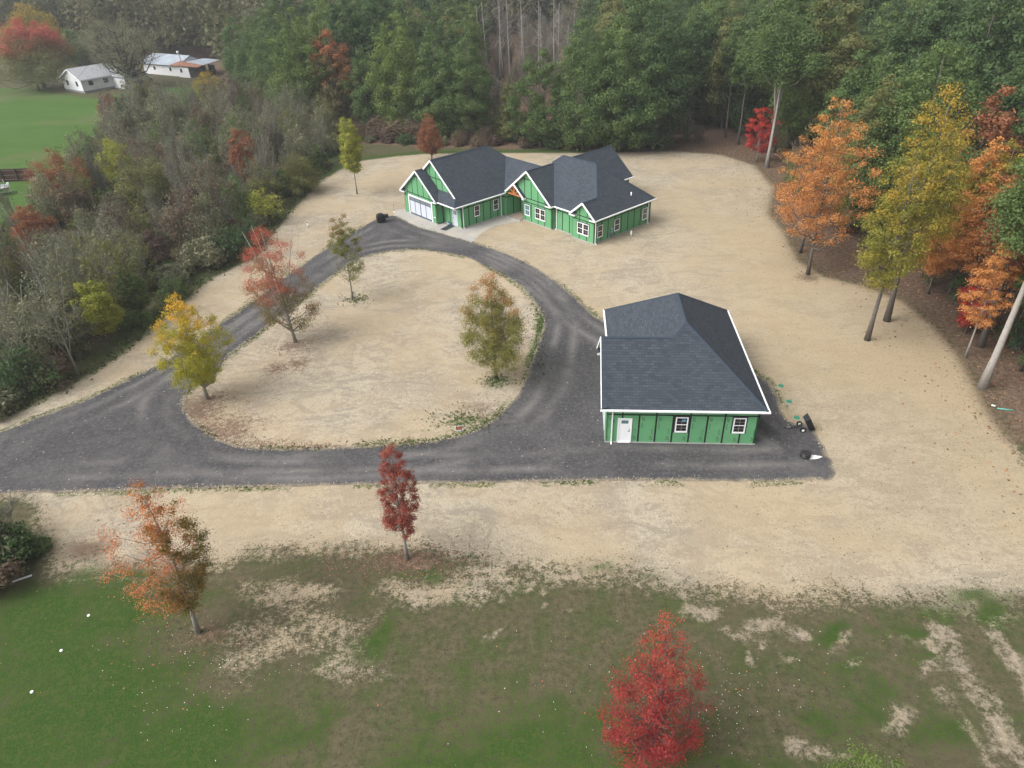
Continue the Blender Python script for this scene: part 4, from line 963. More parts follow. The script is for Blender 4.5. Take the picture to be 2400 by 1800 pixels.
# tow-behind cart
c = at(1876, 1006); ct = empty('tow_cart', (c[0], c[1], 0.035), math.radians(-2))
tag(ct, 'black two wheeled garden dump cart tipped up beside the driveway edge', 'cart')
d = MB(); RY = Matrix.Translation((.30, 0, .52)) @ Matrix.Rotation(math.radians(62), 4, 'Y')
def trough(L, W, hh, t, taper):
    lo = [(-L/2*taper, -W/2*taper), (L/2*taper, -W/2*taper), (L/2*taper, W/2*taper), (-L/2*taper, W/2*taper)]
    hi = [(-L/2, -W/2), (L/2*1.15, -W/2), (L/2*1.15, W/2), (-L/2, W/2)]
    return lo, hi
lo, hi = trough(1.05, .82, .42, .02, .80)
for i in range(4):
    j = (i+1) % 4
    d.face([RY@Vector((*lo[i], 0)), RY@Vector((*lo[j], 0)), RY@Vector((*hi[j], .42)), RY@Vector((*hi[i], .42))])
    d.face([RY@Vector((*hi[i], .42)), RY@Vector((*hi[j], .42)), RY@Vector((hi[j][0]*.93, hi[j][1]*.93, .40)), RY@Vector((hi[i][0]*.93, hi[i][1]*.93, .40))])
    d.face([RY@Vector((hi[i][0]*.93, hi[i][1]*.93, .40)), RY@Vector((hi[j][0]*.93, hi[j][1]*.93, .40)), RY@Vector((lo[j][0]*.93, lo[j][1]*.93, .03)), RY@Vector((lo[i][0]*.93, lo[i][1]*.93, .03))])
d.face([RY@Vector((*p, .03)) for p in lo]); d.face([RY@Vector((*p, 0)) for p in reversed(lo)])
for k in range(5):
    x = -.34+k*.17; d.box(x-.012, x+.012, -.42, -.405, .05, .36, 0, RY)
d.build('tub', M['black_plastic'], ct)
d = MB(); d.box(-.50, -.16, -.30, .30, -.03, -.005, 0, RY); d.build('front_plate', M['grey_plastic'], ct)
d = MB(); d.bar((-.1, 0, .22), (-1.25, 0, .12), .05, .05); d.bar((0, -.36, .2), (0, .36, .2), .04, .04); d.build('drawbar', M['black_plastic'], ct)
d = MB(); d.bar((-.78, 0, .19), (-1.08, 0, .165), .07, .07); d.build('hitch', M['steel'], ct)
for y in (-.42, .42):
    d = MB(); d.tube([(0, y-.055, .2), (0, y-.045, .2), (0, y+.045, .2), (0, y+.055, .2)], [.16, .2, .2, .16], 20); wh = d.build('wheel', M['rubber'], ct)
    d = MB(); d.tube([(0, y-.062, .2), (0, y-.02, .2)], [.105, .09], 16); d.tube([(0, y+.02, .2), (0, y+.062, .2)], [.09, .105], 16); d.build('rim', M['white_pipe'], wh)
# septic lids
for px_, py_, lab in ((1830, 905, 'round green septic lid in the straw, farthest of three beside the garage'), (1849, 942, 'round green septic lid in the straw, middle one of three beside the garage'), (1867, 980, 'round green septic lid right behind the tipped black cart')):
    c = at(px_, py_); L = empty('septic_lid', (c[0], c[1], 0)); tag(L, lab, 'septic lid', 'septic lids in the straw')
    d = MB(); d.cyl((0, 0), .25, 0, .08, 24, 0, .22); d.build('lid', M['green_plastic'], L)
    d = MB(); d.tube([(0, 0, .0), (0, 0, .03)], [.31, .28], 24); d.build('collar', M['tan'], L)
# black tank lid and the white spill
c = at(1887, 1071); dr = empty('tank_riser', (c[0], c[1], .035)); tag(dr, 'short round black plastic riser with lid standing on the asphalt', 'riser')
d = MB(); d.tube([(0, 0, 0), (0, 0, .1), (0, 0, .12), (0, 0, .3)], [.36, .36, .34, .34], 24); d.build('body', M['black_plastic'], dr)
d = MB(); d.tube([(0, 0, .30), (0, 0, .34), (0, 0, .37)], [.38, .38, .33], 24); d.build('lid', M['black_plastic'], dr)
rg = random.Random(3); P = []
for k in range(36):
    t = 2*math.pi*k/36; x = math.cos(t); y = math.sin(t)
    r = 1+rg.uniform(-.14, .14); P.append((.62+.55*x*r, -.07+(.24-.13*x)*y*r))
d = MB(); n = len(P)
for i in range(n):
    a, b = P[i], P[(i+1) % n]; d.face([(.6, -.07, .03), (a[0], a[1], .004), (b[0], b[1], .004)], None, 0, True)
o = d.build('powder_spill', M['lime']); o.location = (c[0], c[1], .038); tag(o, 'white powder spilled on the asphalt next to the black riser', 'spill')
# drain grate
c = at(1076, 1005); dg_ = empty('drain_grate', (c[0], c[1], 0), .1); tag(dg_, 'small square rusty drain grate in a pale frame by the driveway curve', 'drain')
d = MB()
for a, b, e, f in ((-.35, .35, -.35, -.25), (-.35, .35, .25, .35), (-.35, -.25, -.25, .25), (.25, .35, -.25, .25)): d.box(a, b, e, f, 0, .06)
d.build('frame', M['concrete'], dg_)
d = MB()
for k in range(6): d.box(-.25+k*.085, -.195+k*.085, -.25, .25, .0, .045)
d.build('grate', M['rust'], dg_)
# white PVC standpipes
for px_, py_, lab in ((722, 532, 'white plastic standpipe in the straw between scrub and driveway'), (1479, 553, 'white plastic standpipe in the straw beside the house')):
    c = at(px_, py_); o = empty('standpipe', (c[0], c[1], 0), .2); tag(o, lab, 'pipe')
    d = MB(); d.cyl((0, 0), .09, 0, .55, 14); d.build('pipe', M['white_pipe'], o)
    d = MB(); d.cyl((0, 0), .11, .55, .64, 14); d.build('cap', M['grey_plastic'] if px_ < 1000 else M['white_pipe'], o)
# stake by the garage door, mats, pot
c = at(924, 497); o = empty('marker_stake', (c[0], c[1], 0)); tag(o, 'thin dark marker stake with white base near the garage door', 'stake')
d = MB(); d.tube([(0, 0, 0), (.02, 0, 1.3)], .018, 6); d.build('rod', M['bark_dark'], o); d = MB(); d.cyl((0, 0), .12, 0, .08, 12); d.build('base', M['white_pipe'], o)
HM = Matrix.Translation(H0) @ Matrix.Rotation(HY, 4, 'Z')
def hpt(a, b, z=0): return HM@Vector((a, b, z))
q = hpt(-17.35, -8.75); o = empty('door_mat', (q.x, q.y, .03), HY+.25); tag(o, 'long dark rubber mat with green edge on the gravel by the side door', 'mat')
d = MB(); d.box(-.45, .45, -.95, .95, 0, .02); d.build('mat', M['mat_dark'], o); d = MB(); d.box(.451, .53, -.95, .95, 0, .03); d.build('edging', M['green_plastic'], o)
q = hpt(-17.95, -8.0); d = MB(); d.tube([(0, 0, 0), (0, 0, .1), (0, 0, .3), (0, 0, .36), (0, 0, .36), (0, 0, .3)], [.17, .24, .27, .25, .22, .20], 18); o = d.build('bucket', M['pale_blue']); o.location = (q.x, q.y, .03); tag(o, 'pale blue round tub standing beside the side door', 'tub')
# lawn markers, board, pipes
for px_, py_, lab in ((208, 1443, 'white disc lying on the grass, nearest of three to the leaning orange tree'), (144, 1525, 'white disc lying on the grass, middle of a row of three'), (75, 1622, 'white disc lying on the grass, lowest of a row of three')):
    c = at(px_, py_); d = MB(); d.tube([(0, 0, 0), (0, 0, .04), (0, 0, .055)], [.085, .085, .055], 16); o = d.build('lawn_disc', M['white_pipe']); o.location = (c[0], c[1], 0); tag(o, lab, 'disc', 'white discs in the lawn')
a, b = G(30, 1365), G(76, 1351); d = MB(); d.bar((0, 0, .06), (b[0]-a[0], b[1]-a[1], .10), .11, .06); o = d.build('plank', M['old_white']); o.location = (a[0], a[1], 0); tag(o, 'white board lying in the grass at the foot of the bare bush', 'board')
a, b = G(2337, 958), G(2376, 963); d = MB(); d.tube([(0, 0, .05), (b[0]-a[0], b[1]-a[1], .05)], .045, 12); o = d.build('drain_pipe', M['teal']); o.location = (a[0], a[1], 0); tag(o, 'pale teal pipe lying on leaf litter at the wood edge', 'pipe')
a = G(2335, 957); d = MB(); d.tube([(0, 0, .1), (-.25, .12, .12)], [.06, .06], 12); o = d.build('pipe_elbow', M['white_pipe']); o.location = (a[0], a[1]+.15, 0); tag(o, 'short white pipe end lying beside the teal pipe', 'pipe')
c = at(1680, 1055); 
# wooden fence
A_, B_ = G(-60, 429), G(86, 424); L = float(np.hypot(B_[0]-A_[0], B_[1]-A_[1])); fa = math.atan2(B_[1]-A_[1], B_[0]-A_[0])
fe = empty('wooden_fence', (A_[0], A_[1], 0), fa); tag(fe, 'dark brown close boarded wooden fence behind the boat', 'fence')
d = MB(); x = 0; rg = random.Random(2)
while x < L-.15: d.box(x, x+.138, 0, .025, .05, 2.05+rg.uniform(-.03, .03)); x += .15
d.build('boards', M['fence_wood'], fe)
for zz in (.35, 1.05, 1.8): d = MB(); d.box(0, L, -.05, -.003, zz-.05, zz+.05); d.build('rail', M['bark'], fe)
for k in range(int(L/2.4)+1): d = MB(); d.box(k*2.4, k*2.4+.12, -.17, -.052, 0, 2.1); d.build('post', M['bark_dark'], fe)
# boat on its trailer
a = G(-40, 462); bt = empty('boat', (a[0]+.9, a[1]+.4, .55), .42)
tag(bt, 'open aluminium fishing boat with blue inside, parked in front of the fence', 'boat')
d = MB(); st = []; 
for i, t in enumerate(np.linspace(0, 1, 12)):
    x = -2.7+5.4*t; wd = .95*(1-max(0, (.35-t)/.35)**2.2*.93) if t < .35 else .95-.12*max(0, t-.6); hh = .62+.18*max(0, .3-t)/.3
    st.append([(x, -wd, hh), (x, -wd*.8, .12), (x, 0, 0 if t > .15 else .12), (x, wd*.8, .12), (x, wd, hh)])
for p, q in zip(st, st[1:]):
    for k in range(4): d.face([p[k], p[k+1], q[k+1], q[k]], None, 0, True)
d.face(list(reversed(st[-1]))); d.build('hull', M['aluminium'], bt)
d = MB()
for p, q in zip(st[1:], st[2:]): d.face([(p[1][0], p[1][1]*.95, .25), (q[1][0], q[1][1]*.95, .25), (q[3][0], q[3][1]*.95, .25), (p[3][0], p[3][1]*.95, .25)])
d.box(-2.0, -1.0, -.45, .45, .25, .55); d.box(.2, .7, -.75, .75, .25, .5); d.build('interior', M['blue_paint'], bt)
for x in (-.3, 1.3): d = MB(); d.box(x, x+.45, -.3, .3, .5, .62); d.box(x+.4, x+.47, -.3, .3, .62, 1.0); d.build('seat', M['pale_blue'], bt)
d = MB()
for p, q in zip(st, st[1:]):
    for k in (0, 4): d.bar(p[k], q[k], .09, .06)
d.build('gunwale', M['white_pipe'], bt)
d = MB(); d.box(2.65, 2.95, -.2, .2, .4, 1.05); d.box(2.72, 2.88, -.06, .06, -.3, .4); d.bar((2.4, 0, 1.0), (2.35, 0, 1.6), .09, .09); d.build('outboard_motor', M['white_pipe'], bt)
tl = empty('boat_trailer', (a[0]+.9, a[1]+.4, 0), .42); tag(tl, 'low metal trailer carrying the aluminium boat', 'trailer')
d = MB()
for y in (-.55, .55): d.bar((-2.6, y*.3, .42), (2.4, y, .42), .09, .12)
d.bar((-3.6, 0, .42), (-2.4, 0, .42), .09, .1); d.bar((.6, -.9, .35), (.6, .9, .35), .08, .08); d.build('frame', M['steel'], tl)
for y in (-.95, .95): d = MB(); d.tube([(.6, y-.09, .3), (.6, y+.09, .3)], [.3, .3], 18); d.build('wheel', M['rubber'], tl)
a = G(93, 447); lp = empty('yard_lamp', (a[0], a[1], 0)); tag(lp, 'thin pale post with white lamp head on the grass right of the boat', 'lamp post')
d = MB(); d.tube([(0, 0, 0), (0, 0, 1.7)], .04, 8); d.build('post', M['pale_blue'], lp); d = MB(); d.box(-.3, .15, -.14, .14, 1.7, 1.86); d.build('lamp_head', M['white_pipe'], lp)
# ------------------------------------------------------------------ vegetation
def leaf_mesh(name, P, N, s, tone, hgt, clump, asp=.62, rng=None):
    n = len(P); rng = rng or np.random.default_rng(1)
    N = N/np.maximum(np.linalg.norm(N, axis=1, keepdims=True), 1e-6)
    r = rng.normal(size=(n, 3)); T = r-N*(r*N).sum(1, keepdims=True); T /= np.maximum(np.linalg.norm(T, axis=1, keepdims=True), 1e-6)
    B = np.cross(N, T); s = np.asarray(s)[:, None]
    V = np.stack([P+T*s, P+B*s*asp+N*s*.18, P-T*s, P-B*s*asp+N*s*.18], 1).reshape(-1, 3)
    me = bpy.data.meshes.new(name)
    me.vertices.add(n*4); me.loops.add(n*4); me.polygons.add(n)
    me.vertices.foreach_set('co', V.astype(np.float32).ravel())
    me.loops.foreach_set('vertex_index', np.arange(n*4, dtype=np.int32))
    me.polygons.foreach_set('loop_start', np.arange(0, n*4, 4, dtype=np.int32))
    me.update()
    A = np.repeat(np.stack([tone, hgt, clump], 1), 4, 0)
    pattr(me, 'leaf', A)
    return me
PROF = {
 'broad': lambda t: np.sin(np.pi*np.clip(t, 0, 1)**.80)**.55*(1-.22*t),
 'oval':  lambda t: np.sin(np.pi*np.clip(t*.96+.03, 0, 1)**.78)**.75,
 'cone':  lambda t: (1-t)**.7*np.minimum(1, t*6+.35),
 'column':lambda t: np.sin(np.pi*np.clip(t*.95+.04, 0, 1))**.45,
 'vase':  lambda t: np.sin(np.pi*np.clip(t, 0.02, 1)**1.35)**.6,
 'maple': lambda t: (1-t)**.62*np.minimum(1, t*2.4+.5),
 'dome':  lambda t: np.sqrt(np.clip(1-t*t, 0, 1))**1.0,
}
LD = 4.0      # leaf count factor: more and smaller leaves
def crown_data(seed, H, R, base, prof='broad', clumps=45, leaves=130, leaf=.42, cr=.33, flat=.62, inner=.25, up=.45, thin=None, asym=None, ld=None, spray=.30):
    """clump centres through the crown volume, leaves spread through each clump; returns leaf arrays and the clump centres"""
    ld = ld or LD; leaves = int(leaves*ld); leaf = leaf/ld**.5*(1.04 if ld <= 4 else .95)
    rng = np.random.default_rng(seed); f = PROF[prof]
    tt = np.linspace(0, 1, 200); wgt = f(tt)**1.6+.05; cdf = np.cumsum(wgt)/wgt.sum()
    k = (np.arange(clumps)+rng.random(clumps))/clumps
    t = np.interp(k, cdf, tt); ang = np.arange(clumps)*2.39996+rng.normal(0, .35, clumps)
    rr = np.where(rng.random(clumps) < inner, rng.uniform(.1, .55, clumps), rng.uniform(.62, .92, clumps))
    lob = 1+.22*np.sin(ang*2+seed)+.13*np.sin(ang*3+seed*2.1)
    rad = f(t)*R*rr*lob
    C = np.stack([np.cos(ang)*rad, np.sin(ang)*rad, base+t*(H-base)*.96], 1)
    if asym is not None: keep = asym(C, rng); C = C[keep]; t = t[keep]
    size = R*cr*rng.uniform(.65, 1.25, len(C))*(1-.35*t)
    P = []; N = []; TO = []; CL = []
    for c, s, i in zip(C, size, range(len(C))):
        m = max(6, int(leaves*(s/(R*cr))**2*rng.uniform(.75, 1.2)))
        d = rng.normal(size=(m, 3)); d /= np.linalg.norm(d, axis=1, keepdims=True)
        q = rng.random(m)**.38
        lo = d[:, 2] < -.25; q[lo] *= .8
        sp_ = rng.random(m) < spray; q[sp_] = rng.uniform(.9, 1.75, sp_.sum())
        off = d*q[:, None]*s*np.array([1, 1, flat]); off += rng.normal(0, s*(.08+.4*spray), off.shape)
        P.append(c+off); N.append(d*1.0+rng.normal(size=(m, 3))*.42+np.array([0, 0, up*.6])); TO.append(rng.random(m)); CL.append(np.full(m, rng.random()))
    P = np.concatenate(P); N = np.concatenate(N); TO = np.concatenate(TO); CL = np.concatenate(CL)
    if thin is not None:
        k = thin(P, rng); P, N, TO, CL = P[k], N[k], TO[k], CL[k]
    hg = np.clip((P[:, 2]-base)/max(H-base, .1), 0, 1)
    s = leaf*rng.uniform(.6, 1.3, len(P))
    return P, N, s, TO, hg, CL, C
def trunk_mesh(name, seed, H, base, C, r0, material, limbs=14, lean=(0, 0), top=.92, flare=1.35, bow=.15, twigs=0, fork=None):
    rng = np.random.default_rng(seed+77); mb = MB()
    n = 8; zs = np.linspace(0, H*top, n); b1 = rng.normal(0, bow, 2); 
    ax = np.stack([lean[0]*(zs/H)+b1[0]*np.sin(zs/H*3), lean[1]*(zs/H)+b1[1]*np.sin(zs/H*3.6), zs], 1)
    rad = r0*(1-.9*(zs/(H*top))**.9)+.012; rad[0] *= flare
    mb.tube([tuple(p) for p in ax], list(rad), 7)
    if fork:
        for a, h0 in fork:
            p0 = np.array([np.interp(h0, zs, ax[:, 0]), np.interp(h0, zs, ax[:, 1]), h0]); q = p0+np.array([math.cos(a)*1.2, math.sin(a)*1.2, (H-h0)*.55]); q2 = q+np.array([math.cos(a)*.9, math.sin(a)*.9, (H-h0)*.35])
            mb.tube([tuple(p0), tuple((p0+q)/2+rng.normal(0, .1, 3)), tuple(q), tuple(q2)], [r0*.6, r0*.48, r0*.3, .02], 6)
    if len(C):
        idx = rng.permutation(len(C))[:limbs]
        for i in idx:
            c = C[i]; h = max(base*.75, c[2]-np.hypot(c[0], c[1])*rng.uniform(.55, 1.0)-.2)
            h = min(h, H*top*.93)
            p0 = np.array([np.interp(h, zs, ax[:, 0]), np.interp(h, zs, ax[:, 1]), h]); r = np.interp(h, zs, rad)*.55
            m = p0*.5+c*.5+np.array([0, 0, -.12*np.linalg.norm(c-p0)])+rng.normal(0, .05*np.linalg.norm(c-p0), 3)
            mb.tube([tuple(p0), tuple(m), tuple(c)], [max(r, .02), max(r*.6, .014), .010], 5, False)
            for _ in range(twigs):
                e = c+rng.normal(0, 1, 3)*np.linalg.norm(c-p0)*.28+np.array([0, 0, .2]); mb.tube([tuple(m*.4+c*.6), tuple(e)], [max(r*.3, .012), .006], 3, False)
    o = mb.build(name, material); me = o.data; bpy.data.objects.remove(o)
    return me
class Proto:
    def __init__(s, crown, trunk, H, R): s.crown = crown; s.trunk = trunk; s.H = H; s.R = R
def make_proto(seed, H, R, base, prof, bark='bark', r0=.26, limbs=14, fork=None, twigs=0, lean=(0, 0), bow=.15, asp=.62, **kw):
    P, N, s, TO, hg, CL, C = crown_data(seed, H, R, base, prof, **kw)
    if lean != (0, 0):
        P[:, 0] += lean[0]*P[:, 2]/H; P[:, 1] += lean[1]*P[:, 2]/H; C[:, 0] += lean[0]*C[:, 2]/H; C[:, 1] += lean[1]*C[:, 2]/H
    cm = leaf_mesh('crown', P, N, s, TO, hg, CL, asp, np.random.default_rng(seed)) if len(P) else None
    tm = trunk_mesh('trunk', seed, H, base, C, r0, M[bark], limbs, lean, fork=fork, twigs=twigs, bow=bow)
    return Proto(cm, tm, H, R)
def plant(name, pr, loc, fol, label=None, cat='tree', group=None, rz=0.0, sc=(1, 1, 1), bark=None, crown_name='crown', trunk_name='trunk'):
    e = bpy.data.objects.new(name, None); COL.objects.link(e)
    e.location = (loc[0], loc[1], loc[2] if len(loc) > 2 else 0.0); e.rotation_euler = (0, 0, rz); e.scale = sc; e.empty_display_size = .3
    tag(e, label, cat, group)
    for nm, me, mt in ((trunk_name, pr.trunk, bark and M[bark]), (crown_name, pr.crown, fol and FOL[fol])):
        if me is None: continue
        if mt is not None and len(me.materials) == 0: me.materials.append(mt)
        o = bpy.data.objects.new(nm, me); COL.objects.link(o); o.parent = e
        if mt is not None:
            o.material_slots[0].link = 'OBJECT'; o.material_slots[0].material = mt
    return e
RZ = random.Random(11)

# --- hero trees, each with its own crown ------------------------------------------------
def depth(loc, z=4): return PX((loc[0], loc[1], z))[2]
def hero(name, base_px, top_px, width_px, fol, label, seed, base=.2, prof='oval', bark='bark', r0=.12, hscale=1.0, cat='tree', group=None, loc=None, H=None, **kw):
    if loc is None: loc = G(*base_px)[:2]
    if H is None: H = height_of(base_px, top_px)*hscale
    R = width_px/2*depth(loc, H*.6)/FPX
    kw.setdefault('ld', 5.0)
    pr = make_proto(seed, H, R, H*base, prof, bark=bark, r0=r0, **kw)
    return plant(name, pr, loc, fol, label, cat, group)
hero('maple_tree', (487, 935), (410, 665), 160, 'goldgreen', 'golden yellow maple beside the driveway fork with green lower leaves', 101, base=.15, prof='oval', bark='bark_pale', r0=.13, clumps=190, leaves=50, leaf=.135, cr=.19, inner=.35, limbs=40, twigs=1, hscale=.95)
hero('maple_tree', (693, 802), (603, 512), 152, 'redgreen', 'thin red and green maple at the edge of the island, branches showing', 102, base=.13, prof='oval', bark='bark_pale', r0=.13, clumps=95, leaves=78, leaf=.12, cr=.24, inner=.25, limbs=46, twigs=2, lean=(-1.0, 0), fork=[(2.6, 2.2), (.3, 3.0), (3.4, 3.4)])
def sap_thin(P, rng): return (P[:, 2] > 5.2) | ((P[:, 0] > .2) & (P[:, 2] < 4.3) & (P[:, 2] > 2.3) & (rng.random(len(P)) < .8)) | (rng.random(len(P)) < .10)
hero('sapling', (827, 702), (803, 496), 74, 'sapgreen', 'slender green sapling with bare lower stem at the back of the island', 103, base=.22, prof='column', bark='bark_pale', r0=.085, clumps=90, leaves=62, leaf=.125, cr=.30, limbs=46, twigs=1, thin=sap_thin)
hero('maple_tree', (1163, 888), (1150, 634), 172, 'islandmix', 'full olive maple with reddish top standing alone on the island', 104, base=.13, prof='oval', bark='bark', r0=.12, clumps=150, leaves=72, leaf=.125, cr=.21, inner=.3, limbs=44, twigs=1)
hero('maple_tree', (955, 1310), (905, 1026), 112, 'darkred', 'narrow dark red maple between the driveway and the lawn', 105, base=.24, prof='oval', bark='bark_pale', r0=.10, clumps=110, leaves=52, leaf=.105, cr=.22, inner=.3, limbs=44, twigs=2)
# two-sided tree: dense rust green on one side, thin orange on the other
loc6 = G(465, 1482)[:2]; H6 = height_of((465, 1482), (322, 1116))
R6 = 96*depth(loc6, H6*.6)/FPX
def right_side(P, rng): return (P[:, 0] > -.15*R6) & (rng.random(len(P)) < .96)
def left_side(P, rng): return (P[:, 0] < .35*R6) & (rng.random(len(P)) < .55)
FOL['rustgreen'] = foliage('leaf_rust_green', (0.085, 0.095, 0.022), (0.24, 0.13, 0.035), (0.44, 0.15, 0.045), .8, .35, 1.05)
FOL['coral'] = foliage('leaf_coral', (0.34, 0.095, 0.045), (0.50, 0.19, 0.075), (.42, .20, .04), .4, .6, 1.0)
P6 = make_proto(106, H6*.97, R6, H6*.22, 'oval', bark='bark_pale', r0=.12, limbs=46, twigs=1, clumps=130, leaves=62, leaf=.105, cr=.19, inner=.25, thin=right_side, ld=4.5)
t6 = plant('maple_tree', P6, loc6, 'rustgreen', 'two toned tree on the lower lawn, rusty green one side and sparse orange other side', 'tree')
a6 = crown_data(107, H6, R6*1.25, H6*.24, 'oval', clumps=95, leaves=75, leaf=.095, cr=.22, inner=.2, thin=left_side, ld=4.5)
m6 = leaf_mesh('crown', *a6[:6]); m6.materials.append(FOL['coral']); o = bpy.data.objects.new('crown', m6); COL.objects.link(o); o.parent = t6
# big red maple in the foreground
Hb = 10.6; lb = G(1568, 1415, Hb)[:2]
FOL['crimsonmix'] = foliage('leaf_crimson_mix', (0.17, 0.018, 0.024), (0.38, 0.050, 0.044), (0.46, 0.115, 0.05), .5, .35, 1.1)
Rb = 128*depth(lb, 6.5)/FPX
Pb = make_proto(108, Hb*.97, Rb*1.22, .7, 'maple', bark='bark', r0=.13, limbs=90, twigs=1, ld=4.5, clumps=300, leaves=27, leaf=.088, cr=.145, spray=.22, inner=.35, up=.2, flat=.85)
plant('maple_tree', Pb, lb, 'crimsonmix', 'large crimson maple cut off by the bottom edge', 'tree')
lg = G(2075, 1772, 8.2)[:2]
plant('young_tree', make_proto(109, 8.2, 2.1, 2.0, 'dome', r0=.1, clumps=90, leaves=80, leaf=.085, cr=.24, limbs=30), lg, 'fresh', 'yellow green treetop poking up from the bottom edge', 'tree')
# orange pair and yellow pair at the wood's edge
hero('maple_tree', (1893, 643), (1932, 195), 205, 'orange', 'tall bright orange maple, nearer of two trunks at the right edge of the straw', 110, base=.20, prof='oval', bark='bark', r0=.17, clumps=120, leaves=48, leaf=.20, cr=.20, inner=.3, limbs=60, twigs=1, flat=.45)
hero('maple_tree', (1875, 592), (1890, 255), 175, 'orange', 'orange maple standing just behind the brightest orange one', 111, base=.22, prof='oval', bark='bark', r0=.16, clumps=70, leaves=42, leaf=.21, cr=.22, limbs=36, flat=.45)
hero('oak_tree', (2032, 797), (2105, 345), 200, 'gold', 'golden green tree with long grey trunk rooted in the straw, nearer of a pair', 112, base=.32, prof='broad', bark='bark', r0=.20, clumps=100, leaves=42, leaf=.21, cr=.19, inner=.3, limbs=36, twigs=1)
hero('oak_tree', (2078, 752), (2205, 180), 245, 'gold', 'tall golden tree with dark brown trunk, farther of the pair in the straw', 113, base=.36, prof='broad', bark='bark', r0=.25, clumps=115, leaves=44, leaf=.22, cr=.19, inner=.3, limbs=36, twigs=1)
hero('oak_tree', (2302, 908), (2430, 230), 240, 'green', 'big pale grey trunk with flared roots at the corner of the wood', 114, base=.52, prof='broad', bark='bark_dead', r0=.31, clumps=60, leaves=120, leaf=.25, cr=.30, limbs=22, twigs=1)
hero('oak_tree', (2298, 812), (2385, 330), 170, 'rust', 'leaning brown trunk with rusty crown behind the pale big trunk', 115, base=.45, prof='broad', bark='bark', r0=.24, clumps=60, leaves=110, leaf=.23, cr=.28, limbs=20)
hero('young_tree', (2262, 838), (2320, 560), 95, 'orange', 'slim sapling with layered orange leaves beside the big pale trunk', 116, base=.30, prof='column', bark='bark_pale', r0=.08, clumps=60, leaves=60, leaf=.16, cr=.30, flat=.30, limbs=26)
hero('young_tree', (2255, 740), (2330, 400), 150, 'orange', 'burnt orange tree inside the wood above the red sapling', 117, base=.32, prof='oval', bark='bark', r0=.15, clumps=80, leaves=85, leaf=.21, cr=.26, flat=.4, limbs=26)
hero('young_tree', (2262, 780), (2268, 640), 85, 'crimson', 'small red orange sapling low in the wood edge, above leaf litter', 118, base=.16, prof='column', bark='bark', r0=.06, clumps=45, leaves=55, leaf=.15, cr=.32, flat=.30, limbs=20)
hero('young_tree', (2175, 688), (2230, 500), 130, 'orange', 'scarlet orange young tree between the golden pair and the wood', 119, base=.30, prof='oval', bark='bark', r0=.10, clumps=70, leaves=75, leaf=.19, cr=.27, flat=.4, limbs=24)
hero('young_tree', (2350, 770), (2420, 420), 170, 'rust', 'dull orange brown tree at the right edge above the big pale trunk', 132, base=.35, prof='oval', bark='bark', r0=.15, clumps=80, leaves=80, leaf=.2, cr=.24, flat=.45, limbs=24)
hero('young_tree', (2190, 640), (2275, 330), 150, 'green', 'green tree between the golden pair and the burnt orange tree', 133, base=.3, prof='oval', bark='bark', r0=.15, clumps=70, leaves=95, leaf=.22, cr=.28, limbs=18)
hero('young_tree', (2110, 590), (2180, 395), 110, 'gold', 'yellow young tree in the shade behind the golden pair', 120, base=.25, prof='oval', bark='bark', r0=.10, clumps=55, leaves=80, leaf=.22, cr=.28, limbs=18)
hero('young_tree', (1772, 380), (1776, 248), 58, 'crimson', 'small vivid red tree at the wood edge behind the straw', 121, base=.18, prof='column', bark='bark_pale', r0=.09, clumps=45, leaves=60, leaf=.22, cr=.34, flat=.35, limbs=20)
hero('tall_tree', (1797, 392), (1842, 20), 175, 'green', 'tall tree with two long pale bare trunks right of the small red tree', 122, base=.55, prof='broad', bark='bark_pale', r0=.30, clumps=60, leaves=120, leaf=.34, cr=.30, limbs=24, fork=[(.6, 4.0), (2.5, 7.0)])
hero('poplar_tree', (837, 455), (813, 270), 56, 'yellowgreen', 'slim yellow green poplar left of the house, bare at the foot', 123, base=.30, prof='column', bark='bark_pale', r0=.09, clumps=70, leaves=60, leaf=.21, cr=.34, limbs=28, twigs=1)
hero('young_tree', (1012, 378), (990, 262), 62, 'rust', 'small orange and olive tree just behind the house', 124, base=.15, prof='oval', bark='bark', r0=.09, clumps=60, leaves=70, leaf=.21, cr=.32, limbs=22)
hero('young_tree', (1985, 545), (2020, 320), 150, 'fresh', 'fresh green young tree between the orange maples and the wood', 125, base=.2, prof='oval', bark='bark', r0=.12, clumps=65, leaves=110, leaf=.24, cr=.30, limbs=16)
# far left garden trees
hero('maple_tree', (105, 205), (62, 45), 128, 'redgreen', 'spreading tree with red crown at the far left, beyond the lawn', 126, base=.42, prof='dome', bark='bark_dark', r0=.35, clumps=60, leaves=120, leaf=.42, cr=.30, limbs=24, group=None)
hero('apple_tree', (92, 213), (80, 118), 170, 'olive', 'low spreading olive apple tree under the red one on the lawn', 127, base=.30, prof='dome', bark='bark', r0=.38, clumps=60, leaves=75, leaf=.36, cr=.26, limbs=30, twigs=1)
hero('maple_tree', (105, 150), (66, 6), 130, 'gold', 'tall golden orange tree behind the red one at the far left', 128, base=.2, prof='oval', bark='bark', r0=.3, clumps=60, leaves=120, leaf=.5, cr=.30, limbs=10)
hero('shade_tree', (309, 207), (250, 38), 215, 'greyolive', 'large half bare tree standing in front of the white bungalow', 129, base=.22, prof='vase', bark='bark_dark', r0=.5, clumps=85, leaves=62, leaf=.33, cr=.20, limbs=80, twigs=3, fork=[(2.9, 2.0), (.4, 2.6), (2.2, 3.2), (4.5, 2.4)])
hero('garden_tree', (190, 152), (200, 62), 62, 'green', 'rounded green tree behind the bungalow gable', 130, base=.12, prof='oval', bark='bark', r0=.25, clumps=50, leaves=120, leaf=.45, cr=.32, limbs=8)
